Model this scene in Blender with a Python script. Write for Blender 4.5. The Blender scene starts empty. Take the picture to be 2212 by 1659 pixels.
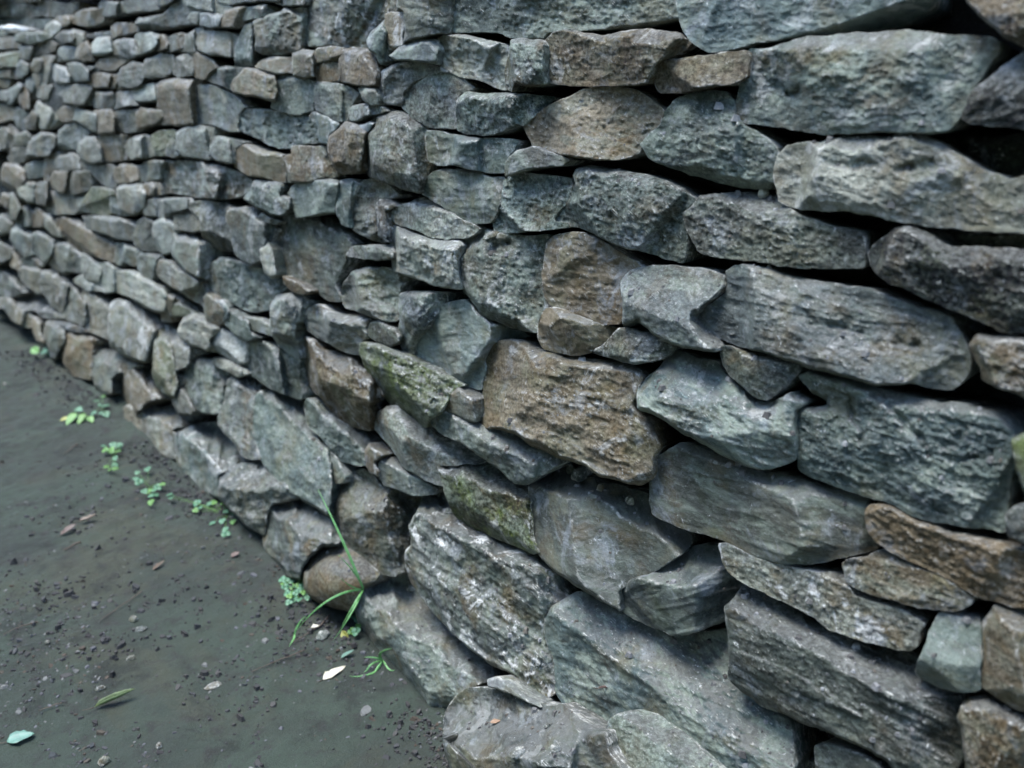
import bpy, math, random
import numpy as np
from mathutils import Vector
from mathutils.bvhtree import BVHTree

scene = bpy.context.scene
coll = scene.collection
# ------------------------------------------------------------------ camera
CAM_H = 1.2
FPX = 2000.0            # focal length in pixels of a 2212 px wide picture
PITCH = math.atan(744.0 / FPX)
cam_data = bpy.data.cameras.new('camera')
cam = bpy.data.objects.new('camera', cam_data)
coll.objects.link(cam)
cam.location = (0, 0, CAM_H)
cam.rotation_euler = (math.pi / 2 - PITCH, 0, 0)
cam_data.sensor_width = 36.0
cam_data.lens = FPX / 2212.0 * 36.0
cam_data.clip_start = 0.02
cam_data.clip_end = 500.0
cam_data.dof.use_dof = True
cam_data.dof.focus_distance = 1.38
cam_data.dof.aperture_fstop = 3.5
scene.camera = cam
# ------------------------------------------------------------------ light
SUN_EL, SUN_AZ = math.radians(73), math.radians(275)   # azimuth clockwise from +Y
world = bpy.data.worlds.new('World')
scene.world = world
world.use_nodes = True
wn = world.node_tree
sky = wn.nodes.new('ShaderNodeTexSky')
sky.sky_type = 'NISHITA'
sky.sun_disc = False
sky.sun_elevation = SUN_EL
sky.sun_rotation = SUN_AZ
sky.air_density = 1.0
sky.dust_density = 0.4
sky.ozone_density = 1.3
bg = wn.nodes['Background']
bg.inputs['Strength'].default_value = 0.15
wn.links.new(sky.outputs[0], bg.inputs[0])
sun_data = bpy.data.lights.new('sun', 'SUN')
sun_data.energy = 1.25
sun_data.angle = math.radians(30)
sun_data.color = (1.0, 0.995, 0.985)
sun = bpy.data.objects.new('sun', sun_data)
coll.objects.link(sun)
sd = Vector((math.sin(SUN_AZ) * math.cos(SUN_EL), math.cos(SUN_AZ) * math.cos(SUN_EL), math.sin(SUN_EL)))
sun.rotation_euler = (-sd).to_track_quat('-Z', 'Y').to_euler()
sun.location = sd * 20
vs = scene.view_settings
vs.view_transform = 'Standard'
vs.look = 'None'
vs.exposure = 2.75
vs.gamma = 1.0
vs.use_curve_mapping = False
scene.cycles.max_bounces = 6
scene.cycles.use_denoising = True
DATA = """
C g 195,-150 192,70 235,85 248,205 228,298 330,262 430,240 552,222 556,-150
C b 560,-150 560,224 690,222 780,215 900,225 960,258 1180,262 1215,215 1480,205 1640,195 1760,195 2030,150 2092,130 2062,0 2050,-150 / D:640,222,1000,205,1.5 D:1000,205,1700,100,2.2
C n 112,100 150,85 235,82 240,150 222,310 140,335 118,250
C g 140,375 215,315 330,268 440,265 465,300 460,390 455,435 340,415 180,405
C p 440,285 490,240 560,235 730,255 940,310 945,400 935,480 920,540 930,612 850,590 720,530 620,520 540,480 460,430 455,380 480,300 / R:850,330,860,560,.6
C b 960,275 1040,260 1170,272 1175,400 1180,570 1080,580 1000,560 970,615 925,590 922,480 945,390 / R:1090,290,1100,560,.6
C n 1180,290 1250,215 1330,200 1460,225 1580,245 1700,215 1800,200 1960,205 2080,215 2180,290 2130,340 2000,395 1935,440 1925,555 1780,575 1600,575 1400,582 1280,570 1190,560 1178,420 / R:1985,300,1995,420,1.0 U:1200,330,2000,300,.9
C n 1930,450 2000,405 2120,395 2212,380 2400,350 2565,342 2560,450 2550,520 2440,570 2212,600 1980,632 1945,600 1925,500 / R:2440,360,2430,560,.9
C g 45,560 90,480 180,430 330,422 470,450 540,490 400,500 290,560 235,620 218,715 120,700 60,650
C g 218,715 240,620 290,560 400,500 540,490 650,540 720,600 610,640 590,700 585,800 620,860 500,865 400,855 300,800 / R:480,560,560,830,0.7 U:240,620,650,560,.8
C b 590,760 600,670 660,618 800,635 900,630 985,630 1130,645 1270,660 1150,745 1080,815 1040,850 985,830 900,885 790,915 660,905 600,880 / R:985,640,1010,840,1.2
C n 1045,850 1100,790 1240,700 1370,650 1450,600 1600,585 1780,600 1900,670 1990,740 1980,800 1950,860 1900,900 1840,960 1830,1030 1740,1065 1600,1080 1480,1070 1390,1060 1230,1020 1110,990 1080,920 / R:1760,700,1830,1000,.8 U:1240,760,1700,700,.8 D:1110,960,1830,980,.8
C b 1830,975 1880,920 1940,870 1980,790 2010,745 2060,680 2150,640 2212,622 2320,612 2410,620 2475,685 2465,780 2540,850 2650,910 2750,990 2768,1050 2740,1080 2730,1230 2700,1285 2500,1265 2300,1210 2050,1135 1900,1075 / D:1850,1015,2680,1172,1.8 U:2000,800,2700,1010,.6
C g 46,780 -15,850 -33,1010 -20,1120 0,1190 110,1230 240,1280 340,1305 355,1240 420,1120 388,1050 395,930 390,860 300,800 225,752 130,758 / R:250,900,280,1280,.5
C b 390,880 480,885 640,920 700,930 900,935 1010,950 980,1010 930,1080 925,1165 830,1170 700,1145 560,1110 470,1118 400,1085 388,1000 / R:820,1000,830,1170,1.0 U:560,940,820,1010,1.2
C d 930,1090 1000,1020 1110,990 1200,1025 1350,1080 1300,1120 1120,1130 1000,1165 925,1190
C b 345,1300 370,1210 440,1160 520,1140 640,1145 760,1160 770,1185 830,1200 920,1190 910,1240 895,1330 870,1420 830,1500 750,1510 660,1500 560,1445 500,1390 400,1330 / U:540,1225,790,1270,1.3
C b 835,1480 860,1410 900,1330 915,1220 960,1180 1060,1165 1200,1185 1365,1205 1365,1290 1330,1380 1270,1440 1235,1490 1340,1500 1360,1530 1250,1545 1050,1560 940,1575 850,1560 / R:1275,1270,1260,1420,1.1 U:960,1190,1280,1250,.9
C b 1380,1185 1410,1135 1500,1115 1600,1145 1750,1160 1850,1175 2000,1220 2212,1345 2185,1385 2115,1450 2150,1545 2145,1650 2120,1780 1990,1745 1830,1690 1640,1640 1470,1550 1370,1530 1240,1490 1290,1430 1370,1320 1400,1240 / U:1530,1220,2212,1390,1.4 D:1640,1560,2150,1680,.7
C p 110,1460 190,1395 280,1370 370,1330 470,1360 530,1410 600,1470 750,1540 720,1580 640,1612 520,1615 400,1595 330,1555 200,1520 / U:190,1405,560,1520,1.5
C b 2060,-150 2090,80 2125,210 2170,280 2250,330 2305,358 2450,335 2700,275 2900,255 3200,235 3420,205 3600,180 3800,60 3800,-150 / D:2500,310,3230,70,2.2
C n 4000,-150 4040,20 4150,130 4300,260 4424,320 4600,350 4600,-150 / D:4060,0,4424,260,1.5
C b 2565,350 2580,325 2680,330 2780,300 2900,260 3100,245 3400,225 3560,208 3750,215 4060,240 4200,250 4300,300 4200,420 4110,560 4080,620 4040,680 4010,760 3960,830 3900,880 3780,905 3500,890 3300,895 3200,900 2900,880 2700,850 2600,835 2560,840 2480,790 2485,680 2510,570 2550,520 2560,440 / R:4065,240,4085,560,2.2 U:2580,380,4060,290,.4 V:2600,480,2750,500,2830,640,2900,620
C d 4000,790 4070,620 4200,520 4350,400 4424,350 4600,260 4600,900 4424,870 4200,850 4060,835 / L:4180,590,4150,840,.8
C p 2740,1130 2760,1050 2830,980 2900,965 3050,960 3200,920 3400,918 3520,930 3560,900 3700,905 3850,965 3900,1000 4000,1060 4150,1150 4320,1210 4424,1180 4600,1170 4600,1580 4424,1575 4100,1560 3800,1530 3600,1500 3400,1450 3200,1420 3000,1420 2850,1400 2770,1360 2760,1280 2735,1210 / V:3060,1095,3180,1115,3240,1130,3300,1100,3420,1110,3560,1140,3680,1110,3800,1100,3900,1190,3980,1210,4080,1180 U:2760,1090,4000,1090,.5
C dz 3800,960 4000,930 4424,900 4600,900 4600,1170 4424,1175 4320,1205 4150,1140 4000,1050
C g 2120,1440 2190,1390 2240,1320 2330,1310 2500,1300 2740,1315 2800,1380 2900,1450 3100,1520 3300,1560 3345,1580 3350,1810 3110,1815 2900,1810 2640,1765 2420,1745 2270,1720 2220,1690 2212,1660 2150,1560 / U:2240,1410,3300,1590,1.6
H d 1160,330 1200,270 1300,200 1340,160 1420,140 1560,190 1700,290 1900,280 2100,290 2212,320 2400,350 2400,870 2212,860 2060,860 1900,780 1700,700 1500,610 1300,530 1220,470 1180,410 / U:1200,300,2300,500,.5 R:1620,200,1700,700,.4
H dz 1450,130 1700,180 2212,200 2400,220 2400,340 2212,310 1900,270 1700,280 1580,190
H g 0,740 60,700 130,650 200,600 210,520 200,450 260,410 380,400 500,430 700,500 900,530 1100,555 1250,600 1400,660 1600,720 1730,770 1790,880 1830,960 1850,1080 1830,1150 1730,1250 1600,1240 1450,1200 1350,1215 1200,1220 1000,1160 800,1110 650,1060 500,1010 300,960 150,900 60,830 / D:1400,1195,1730,1075,1.2 R:1780,880,1760,1240,1.2 U:230,520,1750,900,.5 V:700,740,820,800,1000,830,1200,930,1500,960
H n 1840,950 1900,870 2000,890 2212,900 2400,920 2400,1360 2212,1300 2050,1240 1930,1180 1920,1100 / U:1900,960,2300,1000,.8
H g 160,960 200,950 300,985 500,1020 680,1080 690,1130 620,1200 560,1260 480,1320 400,1300 310,1220 230,1160 180,1080 / U:180,1000,640,1150,1.0
H b -390,1210 -310,1150 -230,1080 -190,1000 -110,985 0,1040 150,1060 200,1150 300,1240 390,1330 500,1330 640,1260 760,1330 660,1390 655,1470 672,1560 665,1720 560,1765 430,1790 250,1722 100,1642 0,1585 -90,1545 -220,1450 -300,1410 -395,1380 -400,1290 / U:-390,1330,480,1490,0.9 R:470,1500,500,1780,1.2
H b 660,1410 690,1370 880,1360 890,1330 790,1280 720,1200 690,1150 760,1120 1000,1180 1200,1235 1500,1310 1800,1340 2050,1420 2150,1520 2170,1700 2130,1800 2110,1940 2095,2100 2080,2217 1800,2172 1600,2142 1450,2100 1330,2022 1180,1982 1000,1922 740,1822 690,1780 680,1680 670,1500 / R:2010,1760,1690,2060,.9 U:1300,1330,2080,1560,.9 V:1300,1360,1400,1460,1500,1560,1560,1670,1780,1720,1980,1690 V:1030,1330,1060,1440,1130,1540,1110,1580
M m 2130,200 2212,160 2400,150 2400,600 2212,560 2160,400
M d 2090,700 2150,650 2212,640 2400,640 2400,980 2212,900 2110,860
G p 125,190 150,140 210,150 300,190 400,225 520,240 620,240 615,300 600,420 632,540 628,570 560,565 440,545 330,500 230,470 165,440 155,360 150,260 / R:545,330,560,540,1.3 U:150,200,600,320,.9
G b 620,260 650,220 760,160 850,180 950,190 1080,215 1215,200 1200,250 1180,400 1170,560 1190,650 1220,690 1150,760 1140,860 1050,850 900,800 760,740 700,650 640,580 630,450 620,350 / U:630,300,1180,290,1.3 V:760,220,850,270,950,250
G n 1200,270 1240,215 1340,190 1430,185 1560,230 1680,310 1800,380 1860,430 1740,470 1700,500 1690,600 1720,690 1700,800 1600,812 1500,790 1350,720 1230,680 1180,590 1170,470 1190,350 / U:1200,270,1680,340,.8 R:1640,400,1640,800,.5
G n 1145,830 1180,720 1230,690 1330,720 1450,770 1560,810 1680,830 1650,880 1560,950 1480,1000 1370,1015 1260,995 1180,970 1145,900 / R:1390,830,1380,1010,1.0 U:1180,760,1500,830,.8
G g 1500,990 1580,950 1640,890 1690,835 1750,830 1900,870 2050,960 2010,1020 1920,1060 1800,1075 1720,1060 1620,1030 / R:1850,870,1880,1070,1
G g 1700,520 1760,450 1830,422 2000,412 2150,425 2300,440 2400,480 2390,550 2240,690 2205,745 2260,820 2370,910 2370,990 2212,975 2050,940 1930,880 1830,790 1740,830 1715,800 1720,650 / D:1830,790,2300,960,1.0 U:1720,520,2300,470,.6
G n 770,1000 800,945 900,915 1010,912 1150,970 1300,1010 1500,1045 1640,1062 1830,1110 1845,1180 1815,1240 1815,1350 1850,1420 1930,1500 1985,1620 1916,1706 1916,1846 1836,1896 1676,1856 1556,1836 1456,1756 1276,1706 1206,1666 1096,1626 996,1546 896,1516 786,1516 746,1476 756,1340 776,1270 785,1150 / U:790,985,1820,1120,2.0 R:1850,1400,1900,1800,.8
G b 300,920 360,860 460,740 480,690 560,655 650,640 700,680 740,740 820,800 900,830 1050,855 1080,890 950,915 800,940 765,1000 785,1100 770,1180 760,1250 660,1220 560,1170 470,1130 400,1095 330,1060 305,1010 / R:790,860,790,960,1.5 U:480,720,760,720,1
G g 200,880 215,780 205,690 210,600 300,585 450,590 600,600 560,650 480,690 440,760 380,830 330,880 300,940 320,1000 260,1010 220,960 / U:210,630,480,690,1.0 R:320,720,310,900,.8
F g 1840,1500 1870,1430 1950,1420 2060,1480 2120,1540 2110,1610 2030,1640 1930,1600 1850,1550
G mf -52,945 0,935 120,960 230,1010 330,1070 420,1110 560,1180 630,1220 560,1250 520,1330 480,1400 420,1430 385,1490 330,1460 240,1390 110,1300 20,1200 -10,1100 -50,1010 / D:0,1000,350,1350,1.5 R:370,1370,560,1230,1.2
G g 510,1330 560,1260 630,1225 755,1265 755,1330 745,1400 720,1465 660,1450 590,1410 530,1400 / R:690,1330,700,1460,1.3
L bf 150,345 180,310 250,295 350,330 470,380 520,410 620,415 720,450 800,510 920,565 1000,590 1000,640 950,665 890,710 840,715 780,775 700,760 650,720 590,650 520,600 420,540 300,480 220,440 170,390 / U:160,350,640,600,1.0 D:640,700,940,650,1.2
L p -216,294 -146,254 -76,254 30,350 130,390 200,455 330,500 480,580 545,622 480,640 380,640 195,648 215,720 232,795 110,755 -46,665 -110,555 -190,460 -235,410 / U:-180,320,60,580,.9
J n 1815,1290 1850,1230 1950,1230 2050,1290 1960,1350 1900,1390 1940,1460 1930,1520 1850,1480 1825,1420
K g 900,90 920,60 990,50 1010,90 1060,140 1200,210 1290,260 1270,295 1200,300 1110,300 1050,270 940,240 905,180 / R:1050,130,1070,290,.6
J b 1470,1330 1500,1310 1600,1370 1700,1400 1810,1410 1720,1460 1650,1510 1610,1570 1540,1590 1500,1500 / U:1490,1340,1620,1560,.8
K g 570,240 650,200 720,150 790,125 870,170 905,220 950,245 1060,275 1110,305 1200,310 1190,370 1130,430 1110,520 1100,640 1080,720 1090,810 1000,850 900,830 800,760 750,700 700,680 640,600 570,500 560,400 / R:880,290,900,700,1.3 U:660,240,900,290,1.2 D:700,640,1000,760,.6
L mf 190,650 380,640 540,625 600,690 660,740 740,775 810,780 800,850 760,930 790,1000 795,1090 820,1160 870,1230 820,1240 700,1180 560,1120 430,1060 330,1000 290,930 250,840 220,720 / U:210,700,740,910,1.6
L ks 810,770 900,715 1000,680 1060,660 1180,720 1300,780 1420,790 1560,830 1620,850 1640,960 1700,1030 1820,1080 1900,1120 1900,1190 1780,1285 1620,1385 1500,1415 1410,1500 1430,1640 1300,1570 1160,1486 1050,1410 950,1340 850,1220 800,1100 790,950 / U:850,770,1180,1010,1.6 U:1180,1010,1800,1100,1.8 R:1600,1110,1530,1390,1.1 R:1090,1050,1150,1350,.25
L ks 1500,1420 1620,1390 1780,1290 1930,1190 2080,1200 2100,1290 2200,1370 2260,1450 2200,1580 2130,1700 1960,1770 1870,1795 1769,1800 1560,1710 1440,1640 1420,1500 / U:1500,1460,1900,1490,1.6 R:1900,1460,1870,1800,1.6
K gxf 1110,520 1180,400 1200,330 1330,260 1360,290 1400,420 1460,490 1560,540 1700,610 1830,660 1950,720 2000,800 2080,850 2120,900 2170,960 2170,1020 2080,1090 2020,1130 2030,1180 2040,1260 2090,1400 2100,1500 2090,1620 2030,1660 1960,1640 1870,1560 1800,1500 1700,1450 1640,1420 1540,1340 1480,1285 1340,1150 1260,1060 1180,960 1110,840 1090,740 1095,680 1130,650 1130,600 / U:1160,480,2100,960,1.4 D:1130,650,1500,1200,.8 R:1960,1400,1975,1650,1.2
K nr 385,830 410,760 460,700 540,660 620,645 700,660 760,710 830,770 900,830 870,880 800,920 760,980 750,1060 700,1085 600,1060 500,1030 420,980 390,920
K kf 125,420 140,340 230,330 330,330 450,400 560,480 600,560 640,610 600,640 500,650 430,710 385,790 370,860 290,850 270,790 200,720 140,650 130,560 / U:140,500,600,640,1.1
K bf 745,1010 790,950 900,880 1000,855 1080,850 1090,900 1120,920 1180,970 1260,1060 1340,1150 1480,1290 1560,1370 1650,1450 1660,1540 1490,1597 1370,1720 1210,1797 1106,1665 1040,1580 970,1440 900,1340 800,1250 770,1150 750,1080 / D:800,1040,1220,1520,1.2 D:1220,1540,1640,1500,1.0
N bf 1150,370 1220,290 1320,230 1450,160 1600,250 1750,310 1900,400 2050,460 2212,545 2400,520 2560,495 2690,480 2700,700 2720,892 2920,1068 3190,1231 3220,1443 3220,1800 2900,1800 2700,1700 2500,1540 2300,1350 2100,1200 1900,1160 1760,1190 1680,1250 1640,1320 1500,1270 1400,1170 1300,1080 1250,990 1245,830 1220,690 1170,580 1150,450 / U:1230,430,2800,1600,.7
N buf 1660,1500 1670,1330 1700,1240 1780,1195 1900,1170 2100,1210 2300,1360 2500,1550 2700,1710 2880,1800 1850,1800 1750,1650
N do 290,1230 330,1120 390,1040 480,970 650,960 760,1000 900,1010 1000,1060 1090,1100 1200,1120 1290,1100 1400,1190 1500,1290 1640,1340 1670,1500 1780,1650 1880,1800 400,1800 320,1560 285,1400 / L:370,1200,430,1642,1.3 U:400,1640,1700,1700,1.3
N pu 660,900 760,870 850,920 980,1030 1090,1090 1100,1130 980,1080 800,1000 670,960
M ks -295,330 -200,280 -100,220 0,240 250,350 430,420 600,450 760,490 920,540 1080,580 1160,610 1130,680 1145,780 1190,860 1240,930 1100,975 900,1020 750,1045 600,1045 450,1010 350,970 250,920 150,870 0,830 -35,824 -235,744 -295,704 -315,624 -315,484 / U:-280,380,640,690,1.1 R:800,700,740,1030,1.0
M px 150,905 190,900 300,950 420,1010 600,1050 750,1090 980,1100 1030,1200 1060,1260 1200,1300 1400,1360 1450,1390 1540,1450 1500,1500 1490,1600 1440,1630 1340,1620 1200,1580 1050,1540 900,1490 720,1360 600,1300 450,1230 330,1180 230,1110 180,1040 / U:620,1110,1480,1440,1.6
M n 985,1040 1020,1010 1150,1000 1230,950 1300,980 1450,1050 1600,1100 1800,1220 1870,1270 1850,1320 1740,1365 1600,1350 1400,1310 1250,1270 1100,1220 1010,1160 / U:1020,1110,1850,1280,.9
M n 1140,680 1180,640 1260,640 1380,690 1480,750 1700,830 1900,870 2212,960 2400,1000 2400,1400 2212,1340 2000,1290 1880,1260 1780,1200 1640,1110 1480,1040 1320,970 1220,900 1150,810 / U:1300,720,2400,1120,1.0
O b 1480,1000 1530,870 1570,740 1640,610 1760,620 1910,640 1920,800 1910,1000 1920,1130 1800,1150 1700,1130 1590,1090 1490,1030 / R:1850,640,1800,1150,1.6
O n 1930,680 1990,600 2010,560 2100,570 2212,600 2400,650 2400,1360 2212,1280 2060,1200 1940,1120 1920,1050 1950,900
O kf 200,580 270,520 320,440 420,460 520,520 640,590 800,680 950,760 1200,830 1400,870 1480,900 1470,1000 1490,1050 1600,1110 1760,1160 1780,1200 1760,1290 1760,1350 1790,1450 1800,1570 1750,1640 1650,1800 1400,1800 1280,1600 1150,1520 1000,1450 850,1380 760,1360 620,1290 480,1250 400,1190 260,1090 225,1040 240,880 215,690 / U:230,640,1330,1180,1.5 R:1330,1180,1390,1659,1.2
O n 1760,1320 1800,1220 1850,1180 2000,1200 2212,1320 2400,1420 2400,1850 1850,1850 1820,1650 1800,1450 / U:1820,1300,2300,1500,.9
O g 805,1620 800,1510 880,1490 1050,1520 1250,1610 1380,1720 1400,1850 820,1850 / U:860,1590,1300,1690,1
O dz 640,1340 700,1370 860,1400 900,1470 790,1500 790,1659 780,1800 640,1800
B p 170,-100 180,20 240,60 400,100 560,130 600,70 550,30 470,-100
B g 480,-100 500,20 620,40 750,20 1000,20 1020,-100
B d 1030,-100 1010,30 1100,50 1260,40 1280,-100
B p 235,170 260,110 340,105 345,225 260,210
B g 350,110 420,115 510,140 505,250 430,255 350,230
B n 510,240 560,150 570,100 720,60 725,130 710,200 660,245 560,250 / R:610,90,560,250,.6
B g 730,150 770,70 860,50 990,60 1040,100 1000,140 900,155 830,160 740,190 / R:860,60,870,150,.8
B g 830,200 930,140 1060,110 1080,80 1250,70 1260,200 1255,290 1260,400 1210,460 1060,490 920,490 850,450 / R:1190,90,1170,470,1.0
B g 1250,100 1290,-100 2080,-100 2100,90 2000,180 1900,270 1840,350 1820,440 1700,420 1500,405 1310,420 1270,330 1250,260 / D:1280,370,1830,340,1.5
B b 665,610 680,400 740,230 810,180 825,300 850,420 850,560 780,590 / R:770,200,770,600,1.2
B g 300,380 350,290 440,275 560,290 680,340 670,420 650,520 550,510 430,500 330,450
B g 160,460 190,340 290,260 340,250 350,290 300,380 310,455 250,470
B g 15,430 40,350 140,300 190,335 165,440 100,450 50,470
B n 845,600 910,540 1000,515 1140,515 1155,590 1150,660 1010,665 880,625
B n 1160,480 1250,450 1350,460 1340,530 1350,690 1270,705 1170,680 1160,580
B n 1350,500 1380,440 1500,420 1600,430 1595,540 1480,540 1360,570
B n 1365,590 1480,555 1570,580 1570,725 1470,735 1380,735
B n 1575,690 1580,560 1610,450 1700,430 1830,440 1905,510 1915,640 1900,770 1780,770 1650,745 1585,725 / U:1610,480,1900,530,1.4
B b 1830,370 1870,290 1950,220 1990,180 2000,300 2010,440 2000,540 1950,580 1910,480 1850,450
B n 630,790 650,720 740,615 850,630 970,665 990,740 1000,830 975,910 870,880 750,860 650,830 / U:680,680,980,740,.4
B b 1000,690 1130,680 1260,700 1355,740 1360,820 1345,900 1340,990 1200,1030 1080,1000 970,970 975,920 1005,830 995,750
B g 1360,800 1380,740 1500,750 1640,775 1760,850 1700,920 1665,1000 1650,1080 1580,1100 1470,1050 1380,1000 1360,920
B g 1755,800 1800,780 1895,800 1925,870 1920,940 1870,955 1800,900
B p 1665,990 1720,950 1820,940 1950,960 2000,1000 1890,1030 1800,1050 1740,1090 1680,1080
B g 130,520 230,480 240,600 230,680 150,700 110,660
B n 230,490 300,475 420,540 470,610 400,650 360,715 290,690 240,600
B g 380,680 470,615 560,600 690,610 660,700 630,790 580,800 480,750 400,710
B n -45,760 0,730 150,710 310,710 330,740 300,800 320,900 310,1080 270,1125 130,1130 -20,1120 -30,950
B g 310,770 450,770 560,830 660,900 700,970 650,1030 640,1130 650,1180 590,1180 530,1160 480,1130 380,1110 315,1110 320,950
B b 665,1030 720,985 900,985 1080,1010 1260,1040 1340,1080 1390,1150 1390,1290 1280,1290 1150,1330 1040,1335 940,1300 870,1250 790,1220 680,1170 660,1120 / U:680,1060,1340,1110,.6
B b 1310,1050 1350,1010 1480,1050 1590,1110 1560,1160 1490,1210 1470,1290 1400,1280 1395,1150
B n 1480,1300 1500,1200 1560,1150 1640,1100 1740,1120 1830,1180 1800,1300 1800,1430 1820,1520 1720,1560 1600,1560 1530,1500 1490,1400
B b 1755,1130 1850,1100 1890,1110 1850,1180 1790,1200
B p 130,1340 140,1200 220,1140 330,1130 450,1160 440,1270 420,1380 420,1430 350,1430 200,1410 / R:370,1150,360,1430,.6
B g 430,1380 440,1260 500,1230 620,1260 720,1280 640,1330 620,1400 640,1460 570,1470 480,1440
B n 625,1370 650,1320 760,1300 900,1370 1040,1390 1070,1460 1070,1640 1000,1640 900,1600 760,1570 660,1500 640,1430 / U:650,1330,1060,1420,.7
B n 1075,1440 1110,1400 1150,1390 1150,1320 1300,1320 1470,1320 1490,1400 1550,1520 1560,1590 1450,1600 1250,1640 1130,1640 1090,1570 / R:1380,1330,1420,1600,.6
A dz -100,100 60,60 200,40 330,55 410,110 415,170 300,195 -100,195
A gz 430,110 450,20 560,10 700,50 820,10 820,90 760,150 640,180 520,180 460,150
A gz -100,-50 400,-50 420,15 200,35 0,50 -100,60
A bz -100,215 200,200 420,210 560,215 530,280 400,330 280,320 0,280 -100,280
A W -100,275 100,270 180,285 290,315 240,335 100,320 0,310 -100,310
A p -100,340 100,330 230,345 210,360 0,385 -100,390
A n -100,400 0,390 60,385 160,430 220,460 190,530 0,530 -100,540
A m 140,400 240,350 400,340 500,360 560,410 470,450 330,490 290,470 200,450
A p 500,370 520,280 580,230 640,270 620,340 570,400 520,410
A n 590,230 640,180 740,170 760,200 730,270 660,300 620,250
A n 780,230 860,130 980,95 1090,85 1110,150 1090,230 1000,270 940,290 880,270
A g 1100,60 1110,20 1340,20 1350,100 1280,160 1180,180 1110,150
A g 1345,30 1450,-50 1640,-50 1720,30 1680,100 1560,110 1400,140 1350,110
A d 1720,-80 1900,-80 1850,20 1750,80 1720,60
A g 1490,250 1530,190 1650,180 1770,160 1850,60 1930,10 2000,30 2060,90 2150,130 2060,160 2080,260 1950,270 1800,310 1650,330 1560,310 / D:1500,260,2080,180,1.2
A n 1230,290 1280,250 1380,260 1470,255 1465,340 1390,350 1300,380 1240,420
A d 900,400 1050,360 1210,330 1220,370 1100,390 960,410
A g 600,430 650,350 760,320 790,400 770,460 700,470 640,500 600,530
A p 790,400 800,320 880,350 890,430 850,490 790,470
A n 840,560 870,470 930,440 980,540 980,660 900,670 850,640
A p 1020,480 1060,410 1210,390 1230,440 1220,560 1130,590 1050,600 1020,570
A g 1230,520 1260,450 1340,420 1430,430 1480,500 1480,590 1380,640 1300,600 1240,590
A p 1480,430 1500,370 1620,350 1680,380 1670,480 1640,540 1560,580 1490,610 1490,520
A g 1680,400 1750,380 1790,450 1780,520 1720,550 1660,540
A n 400,560 400,520 460,440 540,430 590,480 570,560 480,580
A g 240,500 340,500 385,560 380,620 300,650 240,620
A m -100,600 100,570 190,560 170,650 150,720 30,740 -100,740
A p 650,540 700,500 830,510 840,580 780,640 700,650 660,610
A n 430,640 480,600 630,600 620,670 540,690 530,780 540,890 480,900 440,800
A n 1040,720 1110,640 1280,600 1380,640 1280,720 1240,760 1130,755
A w 530,760 580,690 700,730 740,820 780,860 700,900 620,890 570,830
A b 750,690 880,680 930,740 940,880 830,890 780,800
A g 890,690 1040,730 1040,770 940,790
A n 945,870 960,790 1100,790 1180,800 1160,900 1150,940 1050,950 980,920
A n 1170,900 1190,810 1290,820 1300,920 1290,970 1190,950
A g 1300,800 1330,730 1430,670 1520,700 1550,780 1510,900 1480,940 1400,950 1310,940 1305,880
A g 1560,720 1600,640 1740,580 1840,600 1850,700 1810,790 1760,830 1650,850 1570,830
A b 205,700 230,650 280,690 280,800 240,860 210,820
A n 310,760 370,640 430,640 430,740 400,800 340,770
A p 370,800 440,790 460,900 420,970 370,920
A g 300,870 340,830 370,920 410,1000 350,1010 310,950
A b 80,1080 100,980 180,900 220,920 180,1040 130,1120 90,1130
A n 220,930 300,920 320,1000 310,1180 270,1190 230,1100
A g 410,980 470,920 530,930 500,1060 460,1080 420,1050
A d 500,1080 530,930 600,900 690,930 680,1080 640,1180 600,1200 540,1170
A p 400,1180 430,1090 480,1140 560,1200 620,1260 560,1340 520,1390 450,1390 420,1300
A g 670,1020 740,930 860,910 980,930 1030,1010 1020,1130 930,1130 860,1140 730,1120
A g 1030,1080 1060,1000 1190,990 1200,1080 1200,1150 1130,1170 1050,1160
A g 1215,1090 1240,1010 1420,990 1440,1090 1450,1140 1350,1150 1270,1180 1220,1150
A p 1450,980 1540,930 1650,900 1690,960 1690,1080 1620,1090 1490,1090
A n 640,1220 700,1150 810,1140 800,1220 780,1310 700,1320 650,1270
A b 800,1180 930,1200 1020,1230 1040,1320 1050,1430 960,1400 880,1330 810,1300
A n 1040,1200 1180,1180 1210,1240 1210,1440 1090,1460 1055,1360
A g 1220,1250 1300,1190 1460,1190 1480,1280 1490,1390 1390,1430 1230,1420
A n 1490,1230 1540,1170 1720,1190 1730,1270 1650,1340 1560,1370 1500,1390
A b 165,1230 200,1160 270,1200 270,1400 200,1380
A n 300,1290 350,1180 400,1250 395,1380 340,1400 300,1380
A g -100,990 60,980 90,1040 60,1100 -100,1100
A n -100,1110 120,1160 150,1280 0,1310 -100,1300
A n -100,770 100,750 190,790 180,850 0,840 -100,840
A n -100,860 0,860 80,880 60,950 -100,960
A b 640,1590 660,1420 730,1350 820,1330 930,1440 900,1490 870,1530 850,1620 740,1610 640,1630
A g 870,1540 940,1480 1070,1480 1060,1600 1085,1750 1000,1770 900,1720 855,1620
A n 1075,1500 1130,1455 1345,1460 1345,1580 1390,1660 1340,1720 1210,1740 1095,1745 1060,1620
A p 1370,1580 1430,1500 1560,1460 1650,1560 1690,1670 1560,1705 1440,1715 1390,1650
A m 1650,1480 1740,1420 1860,1410 1900,1450 1830,1540 1810,1640 1750,1680 1690,1640
A d 1830,1560 1910,1500 1920,1650 1880,1700 1820,1680
A g 310,1680 330,1560 370,1480 450,1430 560,1460 570,1560 510,1690 410,1695
A g 170,1540 180,1460 260,1420 300,1470 270,1560 200,1580
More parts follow.
